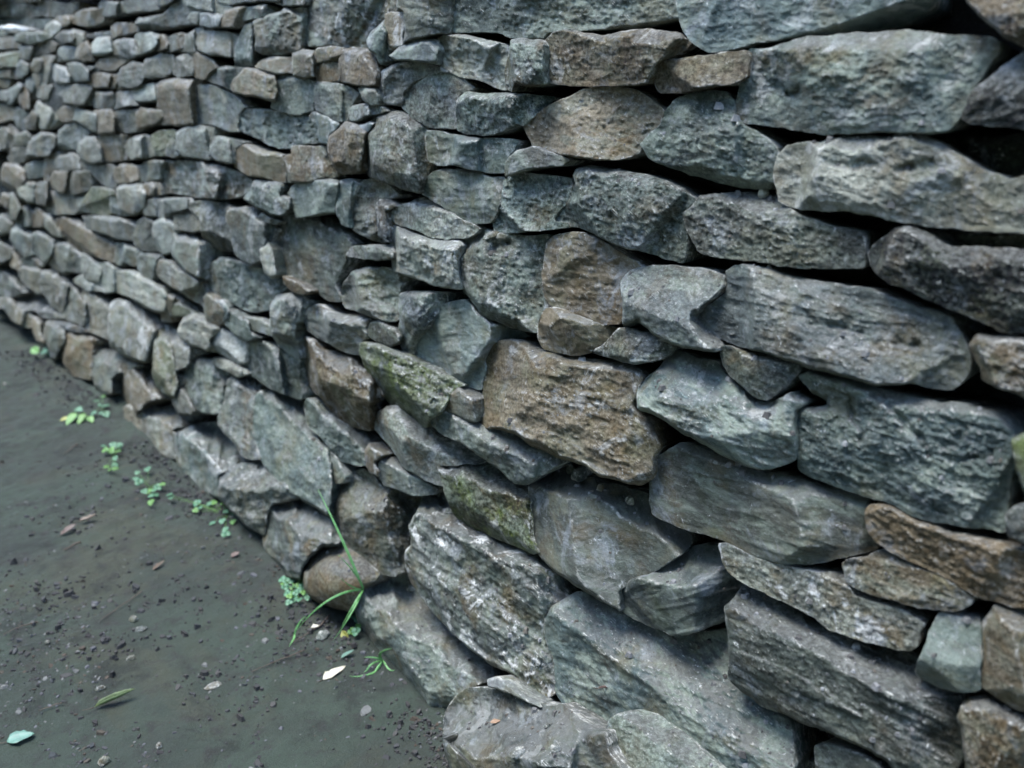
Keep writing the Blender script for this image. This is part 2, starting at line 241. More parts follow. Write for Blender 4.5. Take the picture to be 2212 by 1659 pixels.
A n 80,1500 110,1350 160,1450 150,1560 130,1650 90,1620
A g -100,1400 70,1380 80,1500 60,1600 0,1620 -100,1600
E n 40,330 70,220 170,230 240,300 240,420 190,500 110,500 50,440
E g 110,160 160,60 250,40 260,140 230,200 140,210
E b 250,300 300,240 370,190 470,220 490,320 400,370 330,390 260,370
E n 500,160 540,100 600,100 590,260 540,320 530,470 500,440 500,300
E g 610,210 660,140 780,110 900,170 950,250 900,290 760,290 680,300 620,270
E n 560,380 600,300 720,300 740,400 720,520 640,530 590,480
E g 750,320 850,290 950,310 960,450 930,510 830,550 760,530
E g 940,290 1010,240 1180,230 1240,290 1240,420 1230,470 1150,470 1080,400 1020,330 / R:1190,240,1200,470,.6
E n 1250,290 1320,230 1430,250 1470,300 1460,400 1380,430 1300,430 1260,380
E b 1490,280 1560,220 1660,190 1740,200 1700,290 1700,380 1620,400 1540,420 1500,400
F g -58,66 -30,-20 180,-30 350,-20 530,30 700,80 790,150 760,240 720,280 600,310 420,315 250,290 100,265 -50,255 -60,150 / U:-50,60,760,160,.6
E n 1550,490 1580,430 1690,430 1710,550 1620,570 1560,550
E p 1290,490 1350,450 1480,430 1540,470 1550,560 1540,700 1450,770 1390,760 1310,700 1300,600
E m 880,590 960,550 980,480 1090,480 1190,500 1210,600 1220,740 1150,770 1000,750 900,730 870,660
E b 1220,560 1290,540 1310,700 1390,770 1280,770 1220,740
E g 490,580 560,520 700,560 850,580 850,700 780,760 640,770 560,750 500,680
E g 1560,600 1650,580 1670,700 1680,780 1580,790 1550,700
E p 1660,590 1760,570 1780,680 1790,780 1710,790 1680,690
E b 1790,600 2010,590 2030,700 1900,740 1800,770
E p 190,420 250,400 370,430 380,640 300,640 230,590 200,500
E g 380,440 490,420 520,540 480,680 400,650
F k 230,350 350,335 540,345 590,400 570,500 620,600 640,780 520,780 400,730 360,650 340,500 260,430
F k 590,430 640,400 750,390 830,440 870,500 970,570 990,600 950,680 900,760 870,880 800,910 700,860 650,800 625,620 580,500
F p 880,760 940,700 980,840 1000,1000 960,1030 920,980
E p 1680,850 1760,810 1900,790 1900,950 1850,1050 1830,1180 1760,1200 1690,1100 1680,1000
F g 110,460 220,430 300,480 350,595 260,615 115,600
F b 80,720 110,630 220,620 340,690 470,770 510,820 420,900 400,960 380,1040 300,1030 200,970 130,880 90,800 / R:280,700,300,1000,.8
E g 1470,950 1500,850 1560,800 1660,800 1680,900 1690,1060 1700,1160 1560,1170 1480,1090
E gs 920,790 1100,790 1240,800 1480,870 1440,960 1440,1040 1250,1030 1170,980 1060,960 960,930
E n 640,820 700,800 830,820 960,930 1150,990 1240,1060 1290,1090 1260,1200 1200,1290 1050,1230 930,1170 820,1130 740,1050 680,970
E b 1270,1080 1400,1080 1530,1150 1490,1300 1430,1320 1350,1280 1330,1320 1260,1280
E b 1510,1250 1540,1190 1720,1210 1740,1290 1690,1350 1690,1440 1640,1480 1570,1440 1520,1360
E p 1690,1340 1740,1260 1860,1270 2000,1370 2130,1480 2210,1590 2230,1680 2160,1750 2050,1680 1950,1600 1830,1530 1760,1470 1710,1410 / U:1720,1300,2200,1600,.6
E p 910,1190 960,1170 1050,1260 1060,1400 1040,1490 960,1490 920,1420
E p 1060,1300 1180,1290 1350,1350 1260,1480 1230,1600 1150,1610 1070,1580 1050,1480
I p 1250,200 1290,60 1440,50 1600,130 1750,240 1780,310 1760,490 1690,500 1560,440 1400,330 1290,280
E g 650,1080 740,1060 800,1150 900,1180 890,1400 760,1380 690,1400 640,1300 600,1180
E n 560,1060 650,1080 600,1200 640,1300 680,1420 580,1340 530,1250
E b 350,1000 430,950 560,1050 540,1200 480,1300 420,1230 360,1150
E p 120,900 180,890 320,950 330,1200 260,1240 200,1150 140,1050
E b 190,860 220,720 290,660 360,700 350,800 310,890 230,910
E n 350,870 380,760 400,700 490,740 500,870 430,910 370,900
E p 500,750 550,770 600,900 640,1010 580,1000 500,900
E g 110,820 110,560 150,520 180,620 200,700 170,840
E n 20,640 40,540 100,560 80,740
E g -100,800 60,760 110,850 100,960 0,1000 -100,1000
E g -100,1010 0,1020 80,1020 90,1250 0,1310 -100,1310
E n 90,1160 150,1160 200,1280 200,1400 130,1330
E d 210,1250 400,1240 440,1330 330,1340 230,1290
E g 220,1310 330,1350 440,1350 470,1500 440,1600 380,1620 300,1540 230,1420
I g 450,60 620,30 730,180 690,330 650,500 560,420 470,260
I d -100,60 130,60 200,150 320,270 120,330 0,300 -100,300
I g 650,260 720,200 860,200 920,260 900,400 880,640 760,590 680,520 640,400
I g 900,420 920,260 1080,270 1150,380 1170,560 1190,690 1200,800 1080,750 980,710 890,640
I g 1200,560 1220,400 1300,360 1450,390 1600,520 1680,560 1680,700 1660,850 1640,960 1560,1040 1450,1010 1370,970 1220,870 1200,760 / R:1640,700,1590,1030,1
I p 820,150 880,100 1000,180 1090,270 940,260 840,190
I g -100,330 0,340 110,350 230,470 380,480 480,590 430,640 300,660 240,650 130,580 60,460 -100,450
I d 120,350 260,300 400,310 560,430 640,500 680,560 540,560 430,540 400,480 240,480 / U:150,450,640,560,1.2
I n 370,560 430,540 430,700 480,840 400,800 380,700
I b 490,780 520,600 640,640 720,700 680,830 640,900 600,1000 560,980 540,880
I d 540,580 680,570 800,640 930,700 830,710 700,690 600,640 / U:560,640,900,700,1.2
I n 680,900 700,780 770,700 900,720 1010,800 980,850 960,960 960,1100 960,1220 800,1180 720,1060 690,980 / U:740,780,980,850,1.2
I b 970,1020 1040,940 1150,900 1240,920 1330,980 1450,1070 1400,1110 1240,1170 1200,1230 1210,1370 1120,1400 1050,1350 1030,1200 970,1130 / U:990,1060,1400,1150,.9
I n 1210,1200 1290,1150 1400,1130 1560,1090 1680,1150 1690,1260 1760,1370 1720,1430 1560,1490 1490,1580 1480,1659 1370,1640 1350,1520 1260,1420 1220,1320 / L:1380,1190,1480,1600,1.2
I m 1680,950 1700,600 1740,570 1800,640 1830,820 1850,960 1880,1150 1900,1280 1860,1420 1760,1370 1700,1280 1670,1150 / R:1790,640,1890,1300,.9
I g 1800,640 1850,640 1960,780 2040,850 2110,940 2050,1000 2000,1100 1890,1130 1860,970 1830,820 / U:1830,850,2080,950,1
I g 1880,1180 1980,1140 1990,1240 1920,1330
I g 1880,1450 1920,1360 1980,1310 2030,1420 2090,1560 2040,1610 1940,1590 1910,1520
J b 180,570 240,500 350,465 450,490 560,560 630,640 580,700 560,830 540,920 450,960 340,940 270,880 210,780 175,650 / R:400,520,420,940,.6 U:200,560,600,640,.6
I n 1770,430 1790,310 1940,310 1940,380 1860,450 1850,600 1770,590
I m 1860,500 1880,410 1990,390 2060,420 2120,480 2040,530 1950,540 1860,550
J p 150,220 200,90 250,60 350,60 380,130 480,180 480,230 400,300 480,400 380,390 260,340 180,280
J w 470,220 500,180 600,200 660,280 720,330 700,500 640,510 560,440 500,400 420,310
F n 380,1200 430,1150 480,1200 520,1300 530,1430 470,1470 400,1380
F b 480,1230 540,1230 570,1300 560,1400 530,1420 500,1300
F b 570,1340 600,1290 690,1330 740,1400 760,1490 850,1560 740,1600 640,1530 570,1450
F g 720,1400 760,1380 900,1410 980,1450 1000,1560 860,1510 780,1480
F b 400,960 440,890 520,840 620,870 780,920 900,950 1060,1050 1110,1110 1050,1160 980,1220 960,1310 800,1335 700,1300 560,1220 460,1180 410,1100 / U:420,960,1050,1160,.7
F k 950,700 1000,590 1040,510 1130,455 1190,490 1350,480 1500,480 1570,550 1640,660 1700,740 1640,820 1630,880 1590,960 1540,1080 1580,1180 1590,1240 1480,1230 1420,1190 1350,1110 1250,1060 1150,1020 1070,1000 1020,900 970,830 / R:1500,520,1520,1200,.5
F g 1640,820 1690,750 1850,735 2050,740 2060,850 1920,870 1780,850 1680,840
F n 1070,1010 1130,1040 1230,1080 1330,1150 1250,1180 1150,1140 1090,1080
F g 965,1270 1020,1190 1180,1160 1300,1230 1280,1310 1265,1400 1190,1450 1180,1560 1215,1660 1225,1750 1150,1720 1030,1630 980,1540 960,1430 / R:1070,1230,1090,1700,.5
F g 1270,1420 1290,1320 1380,1260 1500,1340 1640,1380 1750,1370 1870,1400 1850,1480 1850,1560 1760,1620 1780,1720 1650,1700 1480,1610 1380,1560 1290,1500 / R:1680,1400,1740,1700,.8
F g 1600,1180 1620,1070 1700,970 1820,930 2000,935 2130,1000 2212,1050 2120,1110 2110,1180 2140,1280 2120,1400 2050,1420 1930,1400 1880,1380 1780,1340 1640,1300 1610,1240 / U:1640,1040,2130,1090,.8 R:1960,1130,1980,1330,.9
F b 1550,430 1560,200 1600,150 1700,140 1740,200 1690,330 1680,480 1690,570 1600,540
F g 1690,580 1690,400 1740,210 1800,150 1900,130 2030,200 2120,280 2050,320 1930,330 1900,420 1910,520 1950,680 2000,720 1900,690 1780,640
F d 1905,420 1940,330 2040,325 2090,390 2000,440 2000,530 2020,600 2000,660 2030,700 1990,700 1930,640 1920,520
F b 1120,270 1180,180 1330,140 1500,140 1570,160 1560,250 1540,350 1530,440 1440,440 1300,470 1190,480 1165,400 1150,300 / U:1180,230,1560,230,.6
F b 745,320 800,230 830,150 940,160 1050,170 1030,280 1130,310 1150,370 1060,460 970,460 860,400
F p 860,490 900,440 1010,520 990,545 900,520
J n 1215,520 1235,400 1270,260 1370,290 1450,390 1620,440 1790,470 1850,580 1930,720 1970,800 1900,830 1850,880 1900,1000 1900,1090 1830,1110 1680,1070 1570,1010 1500,920 1440,840 1350,760 1300,680 1220,610 / L:1370,300,1480,900,1.1 D:1460,620,1900,850,.8
J b 700,480 720,320 760,300 900,300 1080,370 1220,470 1210,560 1210,640 1240,720 1240,830 1170,810 1070,780 960,730 860,660 740,570
J p 450,490 480,460 580,490 700,560 720,600 650,630 600,590 500,540
J gf 580,680 620,640 770,600 820,690 900,740 840,800 800,860 770,1000 800,1130 830,1250 880,1350 780,1355 690,1310 640,1200 560,1120 505,1050 510,980 560,870
J bf 790,880 880,770 980,760 1060,800 1200,850 1290,900 1300,1000 1340,1110 1430,1180 1450,1290 1490,1430 1505,1584 1500,1700 1471,1864 1311,1757 1164,1677 1057,1611 980,1480 900,1380 850,1270 800,1130 775,1000 / U:900,830,1460,1320,1.2
J bf 1280,910 1300,830 1400,870 1480,900 1550,990 1660,1080 1760,1120 1900,1170 1960,1220 1850,1230 1815,1290 1820,1410 1700,1400 1600,1370 1500,1260 1440,1170 1330,1090 1300,1000 / U:1310,870,1640,1170,1.2
P gf 1105,650 1200,625 1340,610 1450,690 1380,760 1290,790 1360,830 1370,1000 1280,980 1180,930 1120,850 1100,760 / U:1110,680,1360,800,1.2
P bf 1370,830 1450,790 1560,750 1720,750 1810,800 1850,900 1870,1050 1730,1100 1690,1130 1700,1310 1560,1230 1450,1120 1380,1030 / U:1380,840,1700,1120,1.4
P gf 1710,1120 1800,1080 1950,1060 2040,1040 2100,1090 2200,1190 2290,1310 2180,1340 2090,1350 2060,1420 2050,1600 1900,1510 1780,1390 1690,1300 / U:1710,1200,2200,1330,.8
P n 970,620 1050,570 1075,640 1080,790 1040,800 980,730
"""
# ------------------------------------------------------------------ geometry of the place
# The photograph (2500 x 1875) is measured in close-up crops; each measured point is carried onto the real
# wall surface (a battered, gently curving face) by intersecting its sight line with it.
CROPS = {'A': (0, 0, 500), 'B': (400, 0, 600), 'C': (900, 0, 800), 'E': (0, 350, 500), 'F': (400, 400, 600),
         'G': (900, 500, 800), 'H': (1700, 500, 800), 'I': (0, 650, 500), 'J': (400, 750, 600),
         'K': (600, 1100, 800), 'L': (1000, 900, 800), 'M': (1700, 1000, 800), 'N': (1000, 1400, 640),
         'O': (1700, 1275, 800), 'P': (0, 800, 700), 'Q': (0, 1300, 760), 'R': (500, 1150, 667)}
def nat(crop, pts):
    x0, y0, w = CROPS[crop]
    p = np.asarray(pts, float).reshape(-1, 2) * (w / 2212.0)
    return p + np.array([x0, y0])
cphi, sphi = math.cos(PITCH), math.sin(PITCH)
NATIVE = 2500.0 / 2212.0
def rays(px):
    px = np.asarray(px, float)
    r = (px[:, 0] / NATIVE - 1106.0) / FPX
    u = (829.5 - px[:, 1] / NATIVE) / FPX
    d = np.stack([r, cphi + u * sphi, -sphi + u * cphi], 1)
    return d / np.linalg.norm(d, axis=1)[:, None]
CAM = np.array([0, 0, CAM_H])
B0 = np.array([-0.127, 1.406])
WD = np.array([-0.605, 0.796]); WD /= np.linalg.norm(WD)
WN = np.array([-WD[1], WD[0]])            # towards the path
def q_surf(s, z):
    bat = .022 - 0.30 * np.clip(z, 0, .32) - 0.10 * np.clip(z - .32, 0, 9)
    a = np.clip(s - 1.0, 0, None)
    a2 = np.clip(a - 3.5, 0, None)
    return bat + 0.034 * (a * a - a2 * a2)
def sq(P):
    rel = P[:, :2] - B0
    return rel @ WD, rel @ WN
def hit(px):
    d = rays(px)
    lo = np.full(len(d), .2); hi = np.full(len(d), 14.0)
    for _ in range(40):
        mid = (lo + hi) / 2
        P = CAM + d * mid[:, None]
        s, q = sq(P)
        out = q > q_surf(s, P[:, 2])       # still in front of the wall
        lo = np.where(out, mid, lo); hi = np.where(out, hi, mid)
    P = CAM + d * lo[:, None]
    s, q = sq(P)
    return d, lo, P, s
def wall_normal(s, z):
    e = 1e-3
    qs = (q_surf(s + e, z) - q_surf(s - e, z)) / (2 * e)
    qz = (q_surf(s, z + e) - q_surf(s, z - e)) / (2 * e)
    n = np.zeros((len(s), 3))
    n[:, :2] = WN[None, :] - qs[:, None] * WD[None, :]
    n[:, 2] = -qz
    return n / np.linalg.norm(n, axis=1)[:, None]
def wall_point(s, z, q=0.0):
    s = np.asarray(s, float); z = np.asarray(z, float)
    xy = B0 + s[:, None] * WD + (q_surf(s, z) + q)[:, None] * WN
    return np.concatenate([xy, z[:, None]], 1)
def project(P):
    r = P - CAM
    x = r[:, 0]; up = r[:, 1] * sphi + r[:, 2] * cphi; f = r[:, 1] * cphi - r[:, 2] * sphi
    f = np.where(f < .05, .05, f)
    return np.stack([(x / f * FPX + 1106) * NATIVE, (829.5 - up / f * FPX) * NATIVE], 1)
def ground_at(px):
    d = rays(np.atleast_2d(px)); t = -CAM_H / d[:, 2]
    return CAM + d * t[:, None]

# ------------------------------------------------------------------ noise
prng = np.random.RandomState(7)
PERM = prng.permutation(256)
PERM = np.concatenate([PERM, PERM])
GA = prng.rand(256) * 2 * math.pi
GX, GY = np.cos(GA), np.sin(GA)
def perlin(x, y):
    xi = np.floor(x).astype(int); yi = np.floor(y).astype(int)
    xf = x - xi; yf = y - yi
    u = xf ** 3 * (xf * (xf * 6 - 15) + 10); v = yf ** 3 * (yf * (yf * 6 - 15) + 10)
    def g(ix, iy, dx, dy):
        h = PERM[PERM[ix & 255] + (iy & 255)]
        return GX[h] * dx + GY[h] * dy
    a = g(xi, yi, xf, yf); b = g(xi + 1, yi, xf - 1, yf)
    c = g(xi, yi + 1, xf, yf - 1); d = g(xi + 1, yi + 1, xf - 1, yf - 1)
    return ((a + u * (b - a)) * (1 - v) + (c + u * (d - c)) * v) * 1.5
def fbm(x, y, octv=4, gain=.5, lac=2.03):
    r = 0; amp = 1.0
    for k in range(octv):
        r = r + amp * perlin(x + 17.3 * k, y + 9.1 * k); amp *= gain; x = x * lac; y = y * lac
    return r
def ridged(x, y, octv=3):
    r = 0; amp = 1.0
    for k in range(octv):
        r = r + amp * (1 - np.abs(perlin(x + 5.7 * k, y + 3.3 * k)) * 2); amp *= .5; x = x * 2.1; y = y * 2.1
    return r
def worley_planes(x, y, seed):
    """piecewise-tilted facets: nearest jittered cell, each with its own tilt"""
    xi = np.floor(x).astype(int); yi = np.floor(y).astype(int)
    best = np.full(x.shape, 1e9); val = np.zeros(x.shape); sec = np.full(x.shape, 1e9)
    for dx in (-1, 0, 1):
        for dy in (-1, 0, 1):
            cx = xi + dx; cy = yi + dy
            h = PERM[PERM[(cx + seed) & 255] + (cy & 255)]
            h2 = PERM[(h + 57) & 255]
            px = cx + .15 + .7 * h / 255.0; py = cy + .15 + .7 * h2 / 255.0
            ex = x - px; ey = y - py
            dd = ex * ex + ey * ey
            h3 = PERM[(h + h2) & 255]
            v = (GX[h3] * ex + GY[h3] * ey) + .5 * (h2 / 255.0 - .5)
            m = dd < best
            val = np.where(m, v, val); best = np.where(m, dd, best)
    return val
def smin(a, b, k):
    h = np.clip(.5 + .5 * (b - a) / k, 0, 1)
    return b * (1 - h) + a * h - k * h * (1 - h)

# ------------------------------------------------------------------ materials
def new_mat(name):
    m = bpy.data.materials.new(name); m.use_nodes = True
    nt = m.node_tree
    for n in list(nt.nodes):
        if n.type != 'OUTPUT_MATERIAL': nt.nodes.remove(n)
    out = [n for n in nt.nodes if n.type == 'OUTPUT_MATERIAL'][0]
    b = nt.nodes.new('ShaderNodeBsdfPrincipled')
    nt.links.new(b.outputs[0], out.inputs[0])
    return m, nt, b
class NB:
    def __init__(s, nt): s.nt = nt
    def n(s, t, **k):
        x = s.nt.nodes.new(t)
        for a, v in k.items(): setattr(x, a, v)
        return x
    def l(s, a, b): s.nt.links.new(a, b)
    def noise(s, vec, scale, detail=6, rough=.6, dist=0.0):
        x = s.n('ShaderNodeTexNoise'); x.inputs['Scale'].default_value = scale
        x.inputs['Detail'].default_value = detail; x.inputs['Roughness'].default_value = rough
        x.inputs['Distortion'].default_value = dist
        s.l(vec, x.inputs['Vector']); return x.outputs[0]
    def ramp(s, fac, a, b, va=0.0, vb=1.0):
        x = s.n('ShaderNodeMapRange'); x.interpolation_type = 'SMOOTHSTEP'
        x.inputs[1].default_value = a; x.inputs[2].default_value = b
        x.inputs[3].default_value = va; x.inputs[4].default_value = vb
        s.l(fac, x.inputs[0]); return x.outputs[0]
    def math(s, op, a, b=None):
        x = s.n('ShaderNodeMath', operation=op)
        for i, v in enumerate((a, b)):
            if v is None: continue
            if isinstance(v, (int, float)): x.inputs[i].default_value = v
            else: s.l(v, x.inputs[i])
        return x.outputs[0]
    def mix(s, fac, a, b, mode='MIX'):
        x = s.n('ShaderNodeMix', data_type='RGBA', blend_type=mode)
        for i, v in ((0, fac), (6, a), (7, b)):
            if isinstance(v, (int, float)): x.inputs[i].default_value = v
            elif isinstance(v, tuple): x.inputs[i].default_value = v + (1.0,)
            else: s.l(v, x.inputs[i])
        return x.outputs[2]

def stone_material():
    m, nt, b = new_mat('weathered_stone'); N = NB(nt)
    tc = N.n('ShaderNodeTexCoord'); oi = N.n('ShaderNodeObjectInfo')
    sh = N.n('ShaderNodeVectorMath', operation='SCALE'); sh.inputs[0].default_value = (31.0, 17.0, 23.0)
    N.l(oi.outputs['Random'], sh.inputs['Scale'])
    ad = N.n('ShaderNodeVectorMath', operation='ADD'); N.l(tc.outputs['Object'], ad.inputs[0]); N.l(sh.outputs[0], ad.inputs[1])
    v = ad.outputs[0]
    # bedding-aligned coordinates, stretched along the stone
    mp = N.n('ShaderNodeMapping'); mp.inputs['Rotation'].default_value = (0, math.radians(12), math.radians(-37)); mp.inputs['Scale'].default_value = (2.2, 0.8, 3.4)
    N.l(v, mp.inputs[0]); vs_ = mp.outputs[0]
    def attr(nm):
        a = N.n('ShaderNodeAttribute', attribute_type='OBJECT', attribute_name=nm); return a.outputs['Fac']
    a_br, a_li, a_mo, a_gr, a_ba, a_sp = attr('brown'), attr('lichen'), attr('moss'), attr('grain'), attr('band'), attr('splash')
    base = oi.outputs['Color']
    big = N.noise(v, 9, 5, .6, .4)
    mid = N.noise(vs_, 22, 7, .68, .6)
    fin = N.noise(v, 150, 5, .7)
    gr = N.noise(v, 520, 3, .7)
    c = N.mix(N.ramp(big, .3, .7), N.mix(1.0, base, (.62, .64, .66), 'MULTIPLY'), N.mix(1.0, base, (1.38, 1.38, 1.30), 'MULTIPLY'))
    c = N.mix(N.ramp(mid, .3, .72, 0, .85), c, N.mix(1.0, base, (.55, .54, .52), 'MULTIPLY'))
    # streaks of lighter mineral along the bedding
    c = N.mix(N.math('MULTIPLY', N.ramp(N.noise(vs_, 48, 6, .72, 1.0), .54, .70, 0, .9), a_ba), c, N.mix(1.0, base, (1.75, 1.8, 1.75), 'MULTIPLY'))
    c = N.mix(N.ramp(N.noise(v, 6.5, 7, .7, .5), .50, .62, 0, .6), c, (.152, .150, .104))
    # iron-brown stain, pale lichen, green algae
    st = N.math('MULTIPLY', N.ramp(N.noise(v, 13, 6, .66, .5), .46, .66), a_br)
    c = N.mix(st, c, (.132, .098, .058))
    al = N.math('MULTIPLY', N.ramp(N.noise(v, 11, 6, .68, .3), .46, .64), a_mo)
    c = N.mix(al, c, (.095, .118, .038))
    gl = N.math('MULTIPLY', N.ramp(N.noise(vs_, 8, 7, .7, .4), .47, .60), a_li)
    c = N.mix(gl, c, (.214, .243, .196))
    c = N.mix(N.ramp(N.noise(v, 15, 7, .72, .5), .54, .66, 0, .6), c, (.23, .245, .25))
    # soil dust settled on the upward ledges, in uneven patches
    ge = N.n('ShaderNodeNewGeometry')
    sp = N.n('ShaderNodeSeparateXYZ'); N.l(ge.outputs['Normal'], sp.inputs[0])
    du = N.math('MULTIPLY', N.ramp(sp.outputs[2], .45, .85), N.ramp(N.noise(v, 18, 7, .7), .36, .56, .1, .8))
    c = N.mix(du, c, (.118, .120, .112))
    # worn pale arrises and scuffs
    pt = N.ramp(ge.outputs['Pointiness'], .508, .56)
    we = N.math('MULTIPLY', pt, N.ramp(N.noise(v, 60, 7, .75), .48, .62, 0, .7))
    c = N.mix(we, c, (.46, .45, .40))
    spl = N.math('MULTIPLY', N.ramp(N.noise(v, 17, 8, .72, .6), .55, .61), a_sp)
    c = N.mix(spl, c, (.43, .43, .40))
    sc = N.ramp(N.noise(v, 62, 8, .82, .5), .61, .67, 0, .9)
    c = N.mix(sc, c, (.47, .475, .45))
    c = N.mix(N.math('MULTIPLY', N.ramp(fin, .36, .62, .9, 0), a_gr), c, N.mix(1.0, c, (.36, .35, .34), 'MULTIPLY'))
    c = N.mix(N.math('MULTIPLY', N.ramp(N.noise(v, 240, 6, .85), .54, .66, 0, .9), a_gr), c, N.mix(1.0, c, (1.9, 1.9, 1.85), 'MULTIPLY'))
    c = N.mix(N.ramp(gr, .58, .72, 0, .6), c, N.mix(1.0, c, (2.1, 2.1, 2.05), 'MULTIPLY'))
    c = N.mix(N.math('MULTIPLY', N.ramp(N.noise(v, 330, 4, .8), .60, .70, 0, .9), a_gr), c, N.mix(1.0, c, (.3, .3, .3), 'MULTIPLY'))
    hs_ = N.n('ShaderNodeBrightContrast'); hs_.inputs['Contrast'].default_value = .055; hs_.inputs['Bright'].default_value = -.012; N.l(c, hs_.inputs[0]); c = hs_.outputs[0]
    N.l(c, b.inputs['Base Color'])
    b.inputs['Specular IOR Level'].default_value = .45
    N.l(N.ramp(mid, .3, .7, .55, .85), b.inputs['Roughness'])
    h = N.math('ADD', N.math('MULTIPLY', N.noise(vs_, 95, 8, .75, .3), .5), N.math('MULTIPLY', N.math('MULTIPLY', fin, .7), a_gr))
    h = N.math('ADD', h, N.math('MULTIPLY', gr, .16))
    bp = N.n('ShaderNodeBump'); bp.inputs['Strength'].default_value = .7; bp.inputs['Distance'].default_value = .008
    N.l(h, bp.inputs['Height']); N.l(bp.outputs[0], b.inputs['Normal'])
    return m
M_STONE = stone_material()

def soil_material(name, col, col2, dark=False):
    m, nt, b = new_mat(name); N = NB(nt)
    tc = N.n('ShaderNodeTexCoord'); v = tc.outputs['Object']
    c = N.mix(N.ramp(N.noise(v, 3.2, 7, .65, .4), .36, .64), col, col2)
    c = N.mix(N.ramp(N.noise(v, 1.7, 6, .7, .6), .5, .62, 0, .7), c, tuple(x * k for x, k in zip(col, (1.25, .95, .85))))
    c = N.mix(N.ramp(N.noise(v, 5.5, 8, .75, .5), .52, .62, 0, .7), c, tuple(x * .5 for x in col2))
    c = N.mix(N.ramp(N.noise(v, 16, 8, .72, .3), .5, .68, 0, .75), c, (.017, .015, .0135))
    c = N.mix(N.ramp(N.noise(v, 140, 5, .7), .58, .72, 0, .5), c, (.055, .053, .048))
    c = N.mix(N.ramp(N.noise(v, 420, 3, .6), .64, .72, 0, .6), c, (.12, .12, .11))
    N.l(c, b.inputs['Base Color'])
    b.inputs['Roughness'].default_value = .86
    b.inputs['Specular IOR Level'].default_value = .3
    h = N.math('ADD', N.math('MULTIPLY', N.noise(v, 45, 8, .7), .7), N.math('MULTIPLY', N.noise(v, 260, 5, .7), .35))
    bp = N.n('ShaderNodeBump'); bp.inputs['Strength'].default_value = .9; bp.inputs['Distance'].default_value = .012
    N.l(h, bp.inputs['Height']); N.l(bp.outputs[0], b.inputs['Normal'])
    return m
M_MUD = soil_material('compacted_mud', (.0275, .0385, .0265), (.0215, .0265, .0200))
M_EARTH = soil_material('dark_earth', (.034, .031, .026), (.022, .020, .018))

def island_material(name, cols, rough=.85):
    m, nt, b = new_mat(name); N = NB(nt)
    ge = N.n('ShaderNodeNewGeometry')
    r = N.n('ShaderNodeValToRGB'); r.color_ramp.interpolation = 'CONSTANT'
    el = r.color_ramp.elements
    while len(el) < len(cols): el.new(.5)
    for i, cc in enumerate(cols):
        el[i].position = i / len(cols); el[i].color = cc + (1,)
    N.l(ge.outputs['Random Per Island'], r.inputs[0])
    tc = N.n('ShaderNodeTexCoord')
    c = N.mix(N.ramp(N.noise(tc.outputs['Object'], 180, 4, .7), .35, .65, 0, .6), r.outputs[0], N.mix(1.0, r.outputs[0], (.55, .55, .55), 'MULTIPLY'))
    N.l(c, b.inputs['Base Color']); b.inputs['Roughness'].default_value = rough
    b.inputs['Specular IOR Level'].default_value = .3
    return m
M_GRIT = island_material('path_grit', [(.04, .038, .035), (.026, .024, .023), (.055, .055, .053), (.05, .042, .03), (.085, .085, .088), (.03, .029, .028), (.028, .031, .031), (.05, .038, .027), (.11, .11, .10), (.022, .02, .019), (.045, .044, .045), (.034, .033, .03)])
M_CRUMB = island_material('ledge_crumb', [(.09, .087, .078), (.12, .118, .11), (.07, .066, .06), (.15, .147, .14), (.10, .088, .07), (.2, .2, .19)])
M_CLOD = island_material('soil_crumb', [(.036, .034, .031), (.026, .025, .023), (.046, .043, .038), (.04, .04, .039)])

def leaf_material(name, col, col2, trans=.25, rough=.5):
    m, nt, b = new_mat(name); N = NB(nt)
    tc = N.n('ShaderNodeTexCoord'); v = tc.outputs['Object']
    c = N.mix(N.ramp(N.noise(v, 90, 6, .7), .4, .65), col, col2)
    c = N.mix(N.ramp(N.noise(v, 400, 4, .7), .62, .72, 0, .5), c, tuple(x * .4 for x in col))
    N.l(c, b.inputs['Base Color']); b.inputs['Roughness'].default_value = rough
    b.inputs['Subsurface Weight'].default_value = 0
    bp = N.n('ShaderNodeBump'); bp.inputs['Strength'].default_value = .4; bp.inputs['Distance'].default_value = .002
    N.l(N.noise(v, 300, 4, .6), bp.inputs['Height']); N.l(bp.outputs[0], b.inputs['Normal'])
    return m
M_SCREEN_LEAF = leaf_material('screen_leaf', (.045, .085, .03), (.06, .10, .035))
M_GREEN = leaf_material('fresh_leaf', (.06, .15, .025), (.09, .20, .033))
M_CLOVER = leaf_material('blue_green_leaf', (.042, .12, .06), (.07, .165, .08))
M_GRASS = leaf_material('grass_blade', (.085, .22, .06), (.13, .30, .10))
M_YELLOW = leaf_material('yellow_leaf', (.26, .26, .05), (.20, .19, .05))
M_CREAM = leaf_material('bleached_leaf', (.34, .31, .22), (.42, .39, .31))
M_ORANGE = leaf_material('orange_leaf', (.17, .10, .055), (.21, .135, .08))
M_BROWN = leaf_material('brown_leaf', (.07, .045, .027), (.11, .075, .045))
M_RED = leaf_material('red_leaf', (.075, .042, .028), (.06, .036, .025))
M_TEAL = leaf_material('grey_green_leaf', (.085, .17, .12), (.07, .13, .095))
M_OLIVE = leaf_material('curled_olive_leaf', (.07, .095, .03), (.12, .16, .06))
M_TWIG = leaf_material('twig_bark', (.065, .045, .03), (.045, .032, .022), rough=.8)

